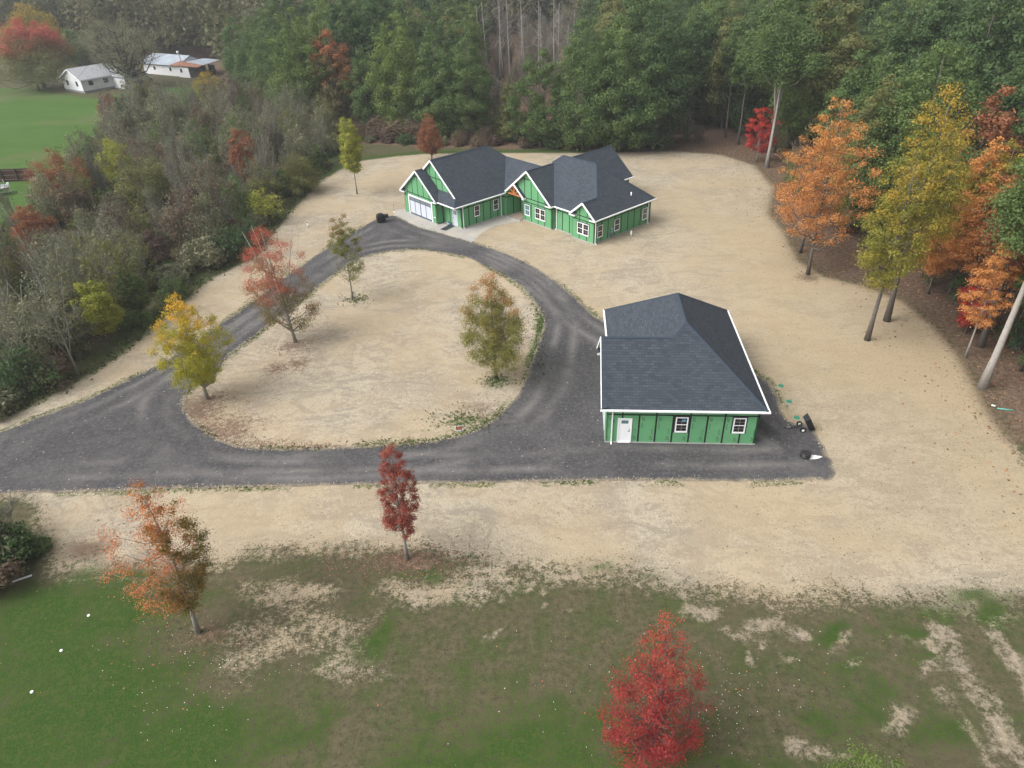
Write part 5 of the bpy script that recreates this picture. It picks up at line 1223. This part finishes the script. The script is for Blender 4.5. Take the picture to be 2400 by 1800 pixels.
hero('garden_tree', (145, 140), (128, 82), 55, 'fresh', 'light green tree behind the apple tree on the lawn', 131, base=.15, prof='oval', bark='bark', r0=.2, clumps=40, leaves=100, leaf=.45, cr=.32, limbs=8)
# coloured trees standing out of the scrub
for i, (b, t, wd, fo, lab, pf) in enumerate([
 ((170, 492), (135, 358), 118, 'rust', 'reddish tree in the scrub next to the boat and fence', 'oval'),
 ((292, 445), (275, 332), 84, 'yellowgreen', 'bright yellow green tree in the scrub, behind its olive neighbour', 'oval'),
 ((592, 452), (570, 310), 66, 'rust', 'rust orange column of a tree in the middle of the scrub', 'column'),
 ((105, 610), (76, 486), 92, 'rust', 'dull red tree in the scrub below the boat', 'oval'),
 ((375, 492), (356, 374), 118, 'olive', 'yellowish olive tree in the scrub in front of the bright yellow one', 'oval'),
 ((252, 800), (226, 662), 92, 'yellowgreen', 'yellow leafed tree at the lower edge of the scrub by the straw', 'oval'),
 ((505, 262), (490, 172), 60, 'gold', 'pale yellow tree at the back of the scrub before the shed', 'column'),
 ((275, 302), (265, 228), 56, 'rust', 'orange brown tree at the lawn side of the scrub', 'oval'),
 ((375, 632), (362, 545), 72, 'maroon', 'small dusky red tree among grey green bushes', 'oval'),
 ((708, 452), (692, 368), 92, 'olive', 'round olive bush tree at the scrub edge near the straw', 'dome'),
 ((300, 318), (292, 235), 48, 'pine', 'dark green cedar like tree beside the orange brown one', 'column'),
 ((330, 742), (318, 640), 60, 'green', 'fresh green bushy tree at the lower scrub edge', 'oval')]):
    hero('scrub_tree', b, t, wd*1.1, fo, lab, 140+i, hscale=1.08, base=.18, prof=pf, bark='bark', r0=.10, clumps=60, leaves=90, leaf=.20, cr=.28, limbs=20, twigs=1)

# slender trees standing in the leaf litter of the wood's edge on the right
PL = [make_proto(170+i, H, R, b, 'oval', bark='bark', r0=.10, clumps=60, leaves=60, leaf=.22, cr=.27, limbs=16, spray=.25, flat=.5) for i, (H, R, b) in enumerate([(16, 2.7, 6.0), (14, 2.4, 5.0), (17, 2.5, 8.0)])]
for i, (b, fo) in enumerate([((2158, 650), 'gold'), ((2190, 655), 'green'), ((2222, 690), 'orange'), ((2255, 700), 'gold'), ((2290, 735), 'rust'), ((2330, 770), 'fresh'), ((2362, 815), 'orange'), ((2392, 870), 'green'), ((2090, 590), 'fresh'), ((2130, 612), 'gold'), ((2045, 565), 'green'), ((2000, 545), 'olive'), ((1960, 505), 'green'), ((2300, 690), 'green'), ((2370, 740), 'gold'), ((2420, 830), 'rust'), ((2235, 650), 'olive')]):
    s_ = .85+.05*(i % 6)
    plant('slender_tree', PL[i % 3], G(*b), fo, 'slender trunked tree among others in the leaf litter of the wood edge', 'tree', 'slender trees at the wood edge', i*2.1, (s_, s_, s_))

# --- prototypes for the wood ------------------------------------------------------------
PW = []
for i, (H, R, b, pf, cl, lv) in enumerate([(20, 5.2, 4.5, 'broad', 62, 125), (22, 5.6, 6.0, 'broad', 66, 125), (18, 4.6, 3.5, 'oval', 56, 120), (21, 4.4, 5.0, 'oval', 58, 120), (17, 4.2, 2.5, 'broad', 52, 120), (19.5, 5.0, 3.0, 'oval', 60, 125), (23, 5.2, 8.0, 'broad', 58, 125), (16, 3.8, 2.2, 'cone', 52, 110)]):
    PW.append(make_proto(200+i, H, R, b, pf, spray=.08, r0=.24+.02*(i % 3), clumps=cl, leaves=lv, leaf=.36, cr=.34, limbs=12, inner=.18))
PT = [make_proto(230+i, H, R, b, 'broad', spray=.10, bark='bark', r0=.21, clumps=34, leaves=115, leaf=.36, cr=.36, limbs=14) for i, (H, R, b) in enumerate([(21, 3.8, 11.5), (22, 4.2, 12.5), (20, 3.5, 10.5)])]
def dead_tree(seed, H):
    rng = np.random.default_rng(seed); n = 16
    C = np.stack([rng.normal(0, 1.2, n), rng.normal(0, 1.2, n), rng.uniform(H*.5, H*.97, n)], 1)
    return Proto(None, trunk_mesh('trunk', seed, H, H*.4, C, .2, M['bark_dead'], n, (rng.normal(0, .6), 0), .98, twigs=2), H, 1.5)
PD = [dead_tree(250+i, 19+2*i) for i in range(4)]
# dead trees behind the dense green ones
for i, (x, top) in enumerate([(1128, 8), (1146, 0), (1172, 10), (1180, -10), (1196, -5), (1232, -8), (1262, 0), (1272, 12), (1300, -6), (1308, 2), (1340, 20), (1372, 0), (1222, 30), (1328, 55)]):
    y = 172+(i*7) % 26; loc = None
    p = G(x, 196-(i % 4)*4); z = height_of((x, 196-(i % 4)*4), (x, top)); pr = PD[i % 4]
    plant('dead_tree', pr, p, None, 'bare pale dead trunk in the gap of the wood behind the house', 'tree', 'bare dead trunks in the wood', RZ.random()*6, (1, 1, max(.6, z/pr.H)))
PF = [make_proto(270+i, H, R, b, pf, r0=.26, clumps=cl, leaves=lv, leaf=.31, cr=.30, limbs=8, inner=.10, flat=.70, spray=.06) for i, (H, R, b, pf, cl, lv) in enumerate([(20, 5.6, .8, 'oval', 96, 120), (22, 6.2, 1.2, 'broad', 104, 120), (18, 5.0, .6, 'oval', 84, 120), (20, 6.2, .8, 'broad', 104, 120), (17, 4.8, .6, 'cone', 80, 120), (21, 5.8, 1.0, 'oval', 98, 120)])]
# hand placed front row behind the house
FR = [((578, 215), (575, 20), 0, 'green', 'tall green tree at the left end of the wood behind the shed'),
 ((655, 262), (660, 45), 3, 'green', 'green tree left of the broad bright one in the front row'),
 ((725, 292), (712, -5), 1, 'fresh', 'broad light green tree rising above the scrub'),
 ((800, 292), (808, 45), 2, 'rustmix', 'brownish red tree between two green ones in the front row'),
 ((868, 300), (858, 95), 5, 'green', 'green tree with yellowish side right of the brownish red one'),
 ((948, 308), (952, 8), 1, 'fresh', 'large light green tree in the middle of the front row'),
 ((1030, 318), (1040, 52), 0, 'green', 'dense green tree behind the left roof of the house'),
 ((1105, 322), (1110, 48), 5, 'green', 'dense green tree above the long ridge of the house'),
 ((1195, 330), (1178, 168), 4, 'olive', 'lower olive tree in the gap before the dead trunks'),
 ((1268, 345), (1278, 88), 2, 'green', 'narrow green tree beside the dead trunks'),
 ((1365, 352), (1372, 20), 1, 'green', 'broad dense green tree behind the right roof of the house'),
 ((1452, 354), (1462, 4), 0, 'green', 'broad green tree right of the house roofs'),
 ((1530, 350), (1545, -25), 1, 'deep', 'deep green tree at the straw corner of the wood')]
for b, t, k, fo, lab in FR:
    pr = PF[k % 6]; z = height_of(b, t)*.96; s = z/pr.H; p = G(*b)
    plant('forest_tree', pr, p, fo, lab, 'tree', None, RZ.random()*6.28, (s*.98, s*.98, s))
# the wood itself
rw = np.random.default_rng(21); cand = []
for gxv in np.arange(-340, 240, 6.2):
    for gyv in np.arange(22, 455, 6.2):
        cand.append((gxv+rw.uniform(-2.4, 2.4), gyv+rw.uniform(-2.4, 2.4)))
cand = np.array(cand); sd = sdist(cand, WOODS); cand = cand[sd > 1.5]; sd = sd[sd > 1.5]
taken = np.array([G(*b)[:2] for b, *_ in FR]+[G(2032, 797)[:2], G(2078, 752)[:2], G(2302, 908)[:2], G(1797, 392)[:2]])
tall_ = G(1797, 392)[:2]; pocket = []
keep = []
for i, p in enumerate(cand):
    xx, yy, zz = PX((p[0], p[1], 14)); xb, yb, zb = PX((p[0], p[1], 2))
    side_ = 2600 < xb < 3100 and 38 < p[1] < 95
    if zz < 5 or not (-90 < xx < 2520 or side_) or (yy > 1000 and not side_): continue
    if yb < -60 and PX((p[0], p[1], 21))[1] < -25: continue
    if np.min(np.hypot(*(taken-p).T)) < 4.2: continue
    if np.hypot(p[0]-tall_[0], p[1]-tall_[1]) < 9 and p[1] < tall_[1]+2: continue
    if xb > 1930 and yb > 560 and xb < 2420 and (p[1] < 58 or sd[i] < 5): continue      # the coloured edge trees stand here
    # leave the pocket of dead trunks open and the outbuilding in sight
    if 1115 < xb < 1390 and 70 < yb < 335: pocket.append(p); continue
    if abs(xb-150) < 22 and 100 < yb < 150: continue
    keep.append((np.hypot(p[0], p[1]), i, xb, yb))
keep.sort()
NIND = 290
kinds_far = ['olive', 'green', 'green', 'deep', 'olive', 'pine', 'pine', 'rust', 'brown', 'gold', 'greyolive', 'greyolive', 'olive', 'green']
kinds_mid = ['green', 'deep', 'fresh', 'green', 'deep', 'green', 'olive', 'deep', 'olive']
kinds_right = ['green', 'deep', 'green', 'fresh', 'green', 'deep', 'olive', 'green']
rest = []
for n, (dist, i, xb, yb) in enumerate(keep):
    p = cand[i]
    if n >= NIND: rest.append((p, xb)); continue
    zone = 'far' if xb < 620 else ('mid' if xb < 1480 else 'right')
    fo = RZ.choice({'far': kinds_far, 'mid': kinds_mid, 'right': kinds_right}[zone])
    edge_ = sd[i] < 9 and zone == 'right'
    if edge_ and xb > 2150 and RZ.random() < .3: fo = RZ.choice(['gold', 'rust', 'olive'])
    pr = RZ.choice(PT) if (edge_ and xb < 1900) else (RZ.choice(PW) if zone == 'far' or RZ.random() < .5 else RZ.choice(PF))
    s = RZ.uniform(.76, 1.12)
    if zone == 'right' and p[1] < 75: s *= .9
    lab = {'far': 'tree in the mixed autumn wood behind the white bungalow and shed', 'mid': 'green tree deep in the wood behind the new green house', 'right': 'tree in the tall green wood along the right of the straw'}[zone]
    grp = {'far': 'trees of the wood behind the bungalow', 'mid': 'trees of the wood behind the house', 'right': 'trees of the wood right of the straw'}[zone]
    plant('forest_tree', pr, p, fo, lab, 'tree', grp, RZ.random()*6.28, (s*RZ.uniform(.92, 1.1), s*RZ.uniform(.92, 1.1), s))
# everything farther back: one mass
low = []
for k in range(5):
    P, N, s, TO, hg, CL, C = crown_data(300+k, 20, 4.9, 3.5, ['broad', 'oval'][k % 2], clumps=26, leaves=17, leaf=.88, cr=.36, ld=2.4, spray=.1)
    low.append((P, N, s, TO, hg, CL))
PP = []; NN = []; SS = []; TT = []; HH = []; CC = []
for (p, xb) in rest[:1500]:
    a = low[rw.integers(5)]; t = rw.random()*6.28; c_, s_ = math.cos(t), math.sin(t); R2 = np.array([[c_, s_, 0], [-s_, c_, 0], [0, 0, 1]])
    sc = rw.uniform(.85, 1.1)
    PP.append(a[0]@R2*sc+np.array([p[0], p[1], 0])); NN.append(a[1]@R2); SS.append(a[2]); TT.append(np.full(len(a[3]), rw.random())*.8+a[3]*.2)
    HH.append(a[4]); CC.append(np.clip(a[5]*.3+(.7*rw.random()), 0, 1))
if PP:
    mm = leaf_mesh('distant_wood', *[np.concatenate(q) for q in (PP, NN, SS, TT, HH, CC)])
    FOL['mass'] = foliage('leaf_distant', (0.030, 0.060, 0.026), (0.150, 0.125, 0.055))
    mm.materials.append(FOL['mass'])
    tag(link(bpy.data.objects.new('distant_wood', mm)), 'far wood closing the top of the view behind the nearer trees', 'wood', kind='stuff')

# --- shrubs and saplings of the scrub ------------------------------------------------------
def bush(seed, H, R, clumps, leaves, leaf, stems, twigs=2, prof='dome', bark='bark', thin=None, base=.12):
    rng = np.random.default_rng(seed)
    P, N, s, TO, hg, CL, C = crown_data(seed, H, R, H*base, prof, clumps=clumps, leaves=leaves, leaf=leaf, cr=.34, inner=.35, flat=.8, ld=2.2)
    if thin: k = rng.random(len(P)) < thin; P, N, s, TO, hg, CL = P[k], N[k], s[k], TO[k], hg[k], CL[k]
    mb = MB()
    for i in range(stems):
        c = C[rng.integers(len(C))]*np.array([.9, .9, 1]); b = rng.normal(0, R*.10, 2); top = np.array([c[0]*1.05, c[1]*1.05, min(H*1.02, c[2]*1.1+.3)])
        m = np.array([b[0]*.6+top[0]*.35, b[1]*.6+top[1]*.35, top[2]*.5])
        mb.tube([(b[0], b[1], 0), tuple(m), tuple(top)], [.045, .028, .008], 4, False)
        for _ in range(twigs):
            t = rng.uniform(.35, .95); q = m*(1-t)+top*t; e = q+np.array([rng.normal(0, R*.2), rng.normal(0, R*.2), rng.uniform(.2, H*.2)]); mb.tube([tuple(q), tuple(e)], [.02, .006], 3, False)
    o = mb.build('stems', M[bark]); tm = o.data; bpy.data.objects.remove(o)
    cm = leaf_mesh('foliage', P, N, s, TO, hg, CL, .62, rng)
    return Proto(cm, tm, H, R)
PB = [bush(400, 3.2, 2.3, 26, 90, .24, 12), bush(401, 4.2, 2.4, 28, 85, .25, 14), bush(402, 2.5, 2.0, 20, 90, .22, 10), bush(403, 3.6, 2.0, 24, 85, .22, 12, prof='oval')]
PG_ = [bush(410, 5.2, 2.3, 30, 62, .17, 26, 4, 'oval'), bush(411, 6.2, 2.1, 30, 56, .16, 26, 4, 'oval'), bush(412, 4.4, 2.4, 28, 60, .17, 24, 4, 'dome'), bush(413, 7.0, 2.0, 32, 44, .16, 24, 5, 'column')]
M['twig'] = plain('twig', (0.205, 0.200, 0.165), 0.95, 0.05, 0, 0.2, 3)
PN = [bush(420, 6.5, 1.9, 24, 22, .15, 34, 7, 'oval', 'twig', .7), bush(421, 7.6, 1.8, 24, 20, .15, 32, 8, 'column', 'twig', .6), bush(422, 5.2, 2.1, 24, 22, .15, 34, 7, 'oval', 'twig', .7)]
rs = np.random.default_rng(33); cs = []
for gxv in np.arange(-100, 0, 2.9):
    for gyv in np.arange(38, 200, 2.9): cs.append((gxv+rs.uniform(-1.2, 1.2), gyv+rs.uniform(-1.2, 1.2)))
cs = np.array(cs); ds = sdist(cs, SCRUB); m_ = ds > .6; cs = cs[m_]; ds = ds[m_]
special = np.array([tuple(o_.location)[:2] for o_ in COL.objects if o_.name.startswith('scrub_tree')])
order = np.argsort(np.hypot(cs[:, 0], cs[:, 1])); nb_ = {'b': 0, 'g': 0, 'n': 0}
scr = [(cs[i], ds[i]) for i in order]
for p, dd in scr:
    xx, yy, zz = PX((p[0], p[1], 2.5))
    if not (-60 < xx < 900): continue
    far_ = sm(np.array([p[1]]), 75, 120)[0]
    q_ = special-p; dq_ = np.hypot(q_[:, 0], q_[:, 1]); u_ = p/np.hypot(*p); al = q_@u_; ac = np.abs(q_[:, 0]*u_[1]-q_[:, 1]*u_[0])
    if (dq_ < 1.6).any(): continue
    if ((al > 0) & (al < 6.5) & (ac < 2.0)).any() and nb_['b'] < 285 and dd > 1.5:
        nb_['b'] += 1; s = rs.uniform(.55, .85)
        plant('scrub_bush', PB[rs.integers(4)], p, str(rs.choice(['greyolive', 'olive', 'green', 'greyolive'])), 'leafy bush in the thicket left of the driveway', 'bush', 'leafy bushes of the thicket', rs.random()*6.28, (s, s, s*.8), None, 'foliage', 'stems'); continue
    if rs.random() < (.22+.22*far_ if dd > 3.2 else .0): continue
    u = rs.random(); patch = vnoise(np.array([p]), 14, 2)[0]
    s = rs.uniform(.75, 1.15)
    if dd < 2.4 or (u < .44-.26*far_) and patch < .72:
        if nb_['b'] >= 285: continue
        nb_['b'] += 1
        fo = rs.choice(['deep', 'green', 'greyolive', 'olive', 'greyolive', 'greyolive'] if dd > 2 else ['green', 'deep', 'olive', 'greyolive', 'greyolive'])
        if rs.random() < .10: fo = rs.choice(['maroon', 'yellowgreen', 'brown'])
        plant('scrub_bush', PB[rs.integers(4)] if rs.random() < .6 or dd > 3 else PG_[[0, 2][rs.integers(2)]], p, str(fo), 'leafy bush in the thicket left of the driveway', 'bush', 'leafy bushes of the thicket', rs.random()*6.28, (s, s, s*(.75 if dd < 1.6 else 1)), None, 'foliage', 'stems')
    elif u < .78 or patch > .8:
        if nb_['g'] >= 290: continue
        nb_['g'] += 1
        fo = rs.choice(['greyolive', 'greyolive', 'olive', 'greyolive', 'greyolive', 'greyolive', 'olive', 'brown', 'green', 'maroon'])
        plant('thin_shrub', PG_[rs.integers(4)], p, str(fo), 'tall thinly leaved grey olive shrub in the thicket', 'shrub', 'thin shrubs of the thicket', rs.random()*6.28, (s, s, s*1.32), 'twig', 'foliage', 'stems')
    else:
        if nb_['n'] >= 280: continue
        nb_['n'] += 1
        plant('bare_shrub', PN[rs.integers(3)], p, 'greyolive', 'grey nearly leafless shrub in the thicket', 'shrub', 'bare shrubs of the thicket', rs.random()*6.28, (s, s, s*1.2), 'twig', 'foliage', 'stems')
PS = [make_proto(440+i, 9.5, 1.7, 3.0, 'oval', bark='bark', r0=.09, limbs=30, twigs=4, clumps=34, leaves=7, leaf=.15, cr=.35, fork=[(1.0, 1.2), (3.6, 1.8)]) for i in range(2)]
# tall thin grey stems at the lower left of the thicket
for i, (b, t) in enumerate([((88, 905), (15, 660)), ((60, 880), (-20, 700)), ((185, 880), (110, 620)), ((170, 800), (120, 560)), ((40, 820), (-10, 640)), ((215, 745), (165, 540)), ((120, 700), (90, 520)), ((270, 640), (235, 500)), ((430, 590), (415, 470))]):
    p = G(*b); z = height_of(b, t); pr = PS[i % 2]
    plant('bare_tree', pr, p, 'greyolive', 'tall grey bare stemmed tree along the lower edge of the thicket', 'tree', 'bare stemmed trees of the thicket', i*1.3, (1, 1, z/pr.H*.98), 'twig')
for p in pocket[::2]:
    if PX((p[0], p[1], 0))[1] > 300: continue
    s = rs.uniform(1.0, 1.7)
    plant('bare_shrub', PN[rs.integers(3)], p, 'brown', 'grey brown brush among the bare dead trunks behind the house', 'shrub', 'brush among the dead trunks', rs.random()*6.28, (s, s, s), 'twig', 'foliage', 'stems')
# the brown belt of low growth behind the house and low growth along the wood
cb = []
for gxv in np.arange(-45, 25, 2.3):
    for gyv in np.arange(112, 160, 2.3): cb.append((gxv+rs.uniform(-1, 1), gyv+rs.uniform(-1, 1)))
cb = np.array(cb); db = sdist(cb, BELT); cb = cb[db > .5]; db = db[db > .5]
for p, dd in list(zip(cb, db))[:230]:
    if rs.random() < .25: continue
    fo = rs.choice(['maroon', 'brown', 'brown', 'greyolive', 'olive', 'greyolive', 'brown', 'deep'])
    pr = [PB[2], PB[0], PB[1], PG_[2]][rs.integers(4)]; s = rs.uniform(.5, .85) if dd < 3 else rs.uniform(.6, 1.0)
    plant('belt_shrub', pr, p, str(fo), 'brownish low shrub in the belt between straw and wood behind the house', 'shrub', 'shrubs of the brown belt', rs.random()*6.28, (s, s, s*.85), 'twig', 'foliage', 'stems')
EDGE = poly_px([(1440, 352), (1520, 350), (1600, 346), (1680, 350), (1740, 362), (1790, 392), (1850, 470), (1930, 535), (2010, 590), (2100, 650), (2200, 735), (2300, 850), (2400, 960)])
kk = 0
for a, b in zip(EDGE, EDGE[1:]):
    L = np.hypot(*(b-a)); nrm = np.array([-(b-a)[1], (b-a)[0]])/L
    if nrm[0] < 0 and nrm[1] < 0: nrm = -nrm
    for q in np.arange(0, L, 2.2):
        p = a+(b-a)*q/L+nrm*rs.uniform(1.0, 7); kk += 1
        if p[0] > 33 and rs.random() < .45: continue
        s = rs.uniform(.45, .95) if p[0] > 25 else rs.uniform(.7, 1.3)
        fo = rs.choice(['green', 'green', 'fresh', 'deep', 'olive'] if p[0] < 25 else ['olive', 'green', 'rust', 'brown', 'deep'])
        plant('understory_shrub', PB[rs.integers(4)] if p[0] < 25 else PG_[rs.integers(4)], p, str(fo), 'low shrub under the trees at the edge of the wood', 'shrub', 'low shrubs along the wood edge', rs.random()*6.28, (s, s, s), None if p[0] < 25 else 'twig', 'foliage', 'stems')
# bare bush with leafy foot at the left edge
p = G(18, 1285); plant('bare_bush', bush(430, 4.6, 2.5, 20, 6, .10, 70, 6, 'oval', 'twig', .3), p, 'brown', 'grey leafless bush at the left edge above the lawn', 'bush', None, .4, (1, 1, 1), 'twig', 'foliage', 'stems')
for i, (b, s, fo) in enumerate([((-25, 1330), .95, 'greyolive'), ((60, 1300), .55, 'deep'), ((20, 1330), .7, 'deep'), ((-20, 1390), .8, 'brown'), ((95, 1290), .32, 'green')]):
    plant('low_bush', PB[i % 4], G(*b), fo, ['olive bush half outside the left edge of the view', 'dark green bush right under the leafless bush', 'dark bush between the leafless bush and the white board', 'brown bush at the left edge below the others', 'tiny green bush at the foot of the leafless bush'][i], 'bush', None, i*1.1, (s, s, s), None, 'foliage', 'stems')

# --- ground cover: fallen leaves, weeds along the drive -------------------------------------
def scatter(name, P, sz, cols, label, cat, hz=.02, seed=1, upr=False, asp=.7):
    rng = np.random.default_rng(seed); n = len(P)
    N = rng.normal(size=(n, 3))*.35+np.array([0, 0, 1]) if not upr else np.concatenate([rng.normal(size=(n, 2)), rng.normal(0, .25, (n, 1))], 1)
    Q = np.concatenate([P, np.full((n, 1), hz)], 1)
    if upr: Q[:, 2] += rng.uniform(0, .05, n)
    ci = rng.integers(0, len(cols), n); cc = np.array(cols)[ci]*rng.uniform(.75, 1.2, (n, 1))
    me = leaf_mesh(name, Q, N, sz*rng.uniform(.6, 1.3, n), cc[:, 0], cc[:, 1], cc[:, 2], asp, rng)
    m, nt = mat(name); at_ = nd(nt, 'ShaderNodeAttribute', attribute_name='leaf'); surf(nt, at_.outputs['Color'], .8, .15); me.materials.append(m)
    return tag(link(bpy.data.objects.new(name, me)), label, cat, kind='stuff')
rf = np.random.default_rng(9)
def ring(px, rx, ry, n):
    c = np.array(g2(*px)); return c+rf.normal(size=(n, 2))*np.array([rx, ry])
L1 = np.concatenate([ring((695, 815), 1.5, 1.2, 420), ring((655, 868), 1.0, .7, 260), ring((480, 970), 1.8, 2.2, 700), ring((530, 1022), 2.0, 1.2, 500), ring((640, 1047), 3.5, .35, 420), ring((955, 1316), 2.4, 1.0, 700), ring((1130, 960), 1.6, 1.4, 260), ring((470, 1490), 2.4, 1.4, 260), ring((820, 1300), 4, .8, 240)])
scatter('fallen_leaves', L1, .055, [(.16, .075, .06), (.22, .10, .07), (.11, .07, .07), (.25, .13, .08)], 'dark red and brown leaves fallen under the young maples', 'leaves', seed=2)
q = rf.uniform(0, 1, (34000, 2))*np.array([75, 95])+np.array([18, 24]); dq = sdist(q, WOODS); q = q[(dq > -12) & (rf.random(len(q)) < np.clip((dq+12)/16, 0, 1)**1.6)]
scatter('leaf_litter', q, .11, [(.24, .11, .06), (.15, .075, .045), (.30, .18, .10), (.09, .055, .04), (.26, .11, .05)], 'russet leaf litter under the wood on the right', 'leaves', seed=3)
q = rf.uniform(0, 1, (2600, 2))*np.array([66, 75])+np.array([-28, 18]); k = (sdist(q, STRAW) > 0) & (sdist(q, DRIVE_OUT) < 0) & (vnoise(q, 5, 3) > .45)
scatter('straw_debris', q[k], .06, [(.13, .09, .06), (.17, .12, .08), (.10, .08, .06)], 'small dark leaves and clods strewn over the straw', 'debris', seed=6)
q = np.concatenate([ring((1680, 1640), 1.7, 1.3, 95), ring((1560, 1650), 2.5, 2, 60), ring((1300, 1640), 3.5, 2.0, 34), ring((500, 1560), 2.6, 1.6, 120), ring((640, 1560), 3.5, 2, 50), ring((250, 1440), 4, 3, 20), ring((2000, 1600), 4, 2.5, 36)])
scatter('pale_leaves', q, .030, [(.62, .60, .58), (.70, .66, .60), (.55, .48, .42)], 'pale upturned leaves dotted over the lower lawn', 'leaves', hz=.03, seed=4)
q = np.concatenate([ring((1568, 1600), 1.8, 1.8, 26), ring((300, 1500), 3, 2.5, 26), ring((1900, 1560), 4, 2.5, 20), ring((1100, 1600), 5, 3, 16)])
scatter('orange_leaves', q, .045, [(.40, .14, .06), (.45, .22, .10)], 'single orange leaves on the lower lawn', 'leaves', hz=.03, seed=5)
# weeds along the two edges of the drive
E1 = resample(DRIVE_OUT, .12); E2 = resample(ISLAND, .12)
Q = np.concatenate([E1, E2, E2, E2]); Q = Q+rf.normal(0, .22, Q.shape); k = (vnoise(Q, 3.5, 1) > .60) & (sdist(Q, DRIVE_OUT) < .3) | (np.abs(sdist(Q, ISLAND)) < .5) & (vnoise(Q, 3.0, 0) > .66)
k &= (Q[:, 1] > 36.5) & (Q[:, 0] > -45)
scatter('weed_fringe', Q[k], .09, [(.060, .095, .022), (.085, .110, .035), (.13, .13, .055)], 'low green weeds along the edges of the driveway', 'weeds', hz=.05, seed=7, upr=True, asp=.5)
q = np.concatenate([ring((1163, 892), .9, .6, 160), ring((835, 702), 1.0, .7, 200), ring((1264, 800), .5, 4.5, 420), ring((1095, 985), 1.6, .9, 380), ring((930, 1040), 1.6, .4, 200)])
scatter('weed_patch', q, .095, [(.060, .115, .022), (.085, .125, .035), (.13, .13, .05)], 'small patches of green weeds in the straw of the island', 'weeds', hz=.05, seed=8, upr=True, asp=.5)
# rough grass along the foot of the thicket
S2 = resample(SCRUB, .16); S2 = np.repeat(S2, 3, 0); S2 = S2+rf.normal(0, .55, S2.shape); k = (S2[:, 1] > 44) & (S2[:, 1] < 135) & (sdist(S2, STRAW) > -3.5)
scatter('rough_grass', S2[k], .20, [(.060, .095, .030), (.085, .100, .040), (.12, .115, .055), (.05, .08, .03)], 'rough grass along the foot of the thicket', 'grass', hz=.08, seed=10, upr=True, asp=.4)

# straw blown over the edges of the drive
Q = np.concatenate([E1, E1, E2, E2]); Q = Q+rf.normal(0, .20, Q.shape); k = (Q[:, 1] > 35) & (Q[:, 0] > -48) & (vnoise(Q, 1.7, 2) > .35)
scatter('straw_wisps', Q[k], .085, [(.40, .34, .24), (.33, .27, .19), (.46, .40, .30)], 'loose straw blown over the edges of the driveway', 'straw', hz=.045, seed=12, asp=.28)

# ------------------------------------------------------------------ the air
hz = MB(); hz.box(-2200, 2200, -900, 3000, -1.0, 60.0)
m, nt = mat('haze')
pv = nd(nt, 'ShaderNodeVolumePrincipled', {'Color': (0.92, 0.95, 1.0, 1), 'Density': 0.0003, 'Anisotropy': 0.1})
o_ = nd(nt, 'ShaderNodeOutputMaterial'); nt.links.new(pv.outputs[0], o_.inputs['Volume'])
tag(hz.build('haze', m), 'thin pale autumn haze over the wood and plot', 'haze', kind='stuff')
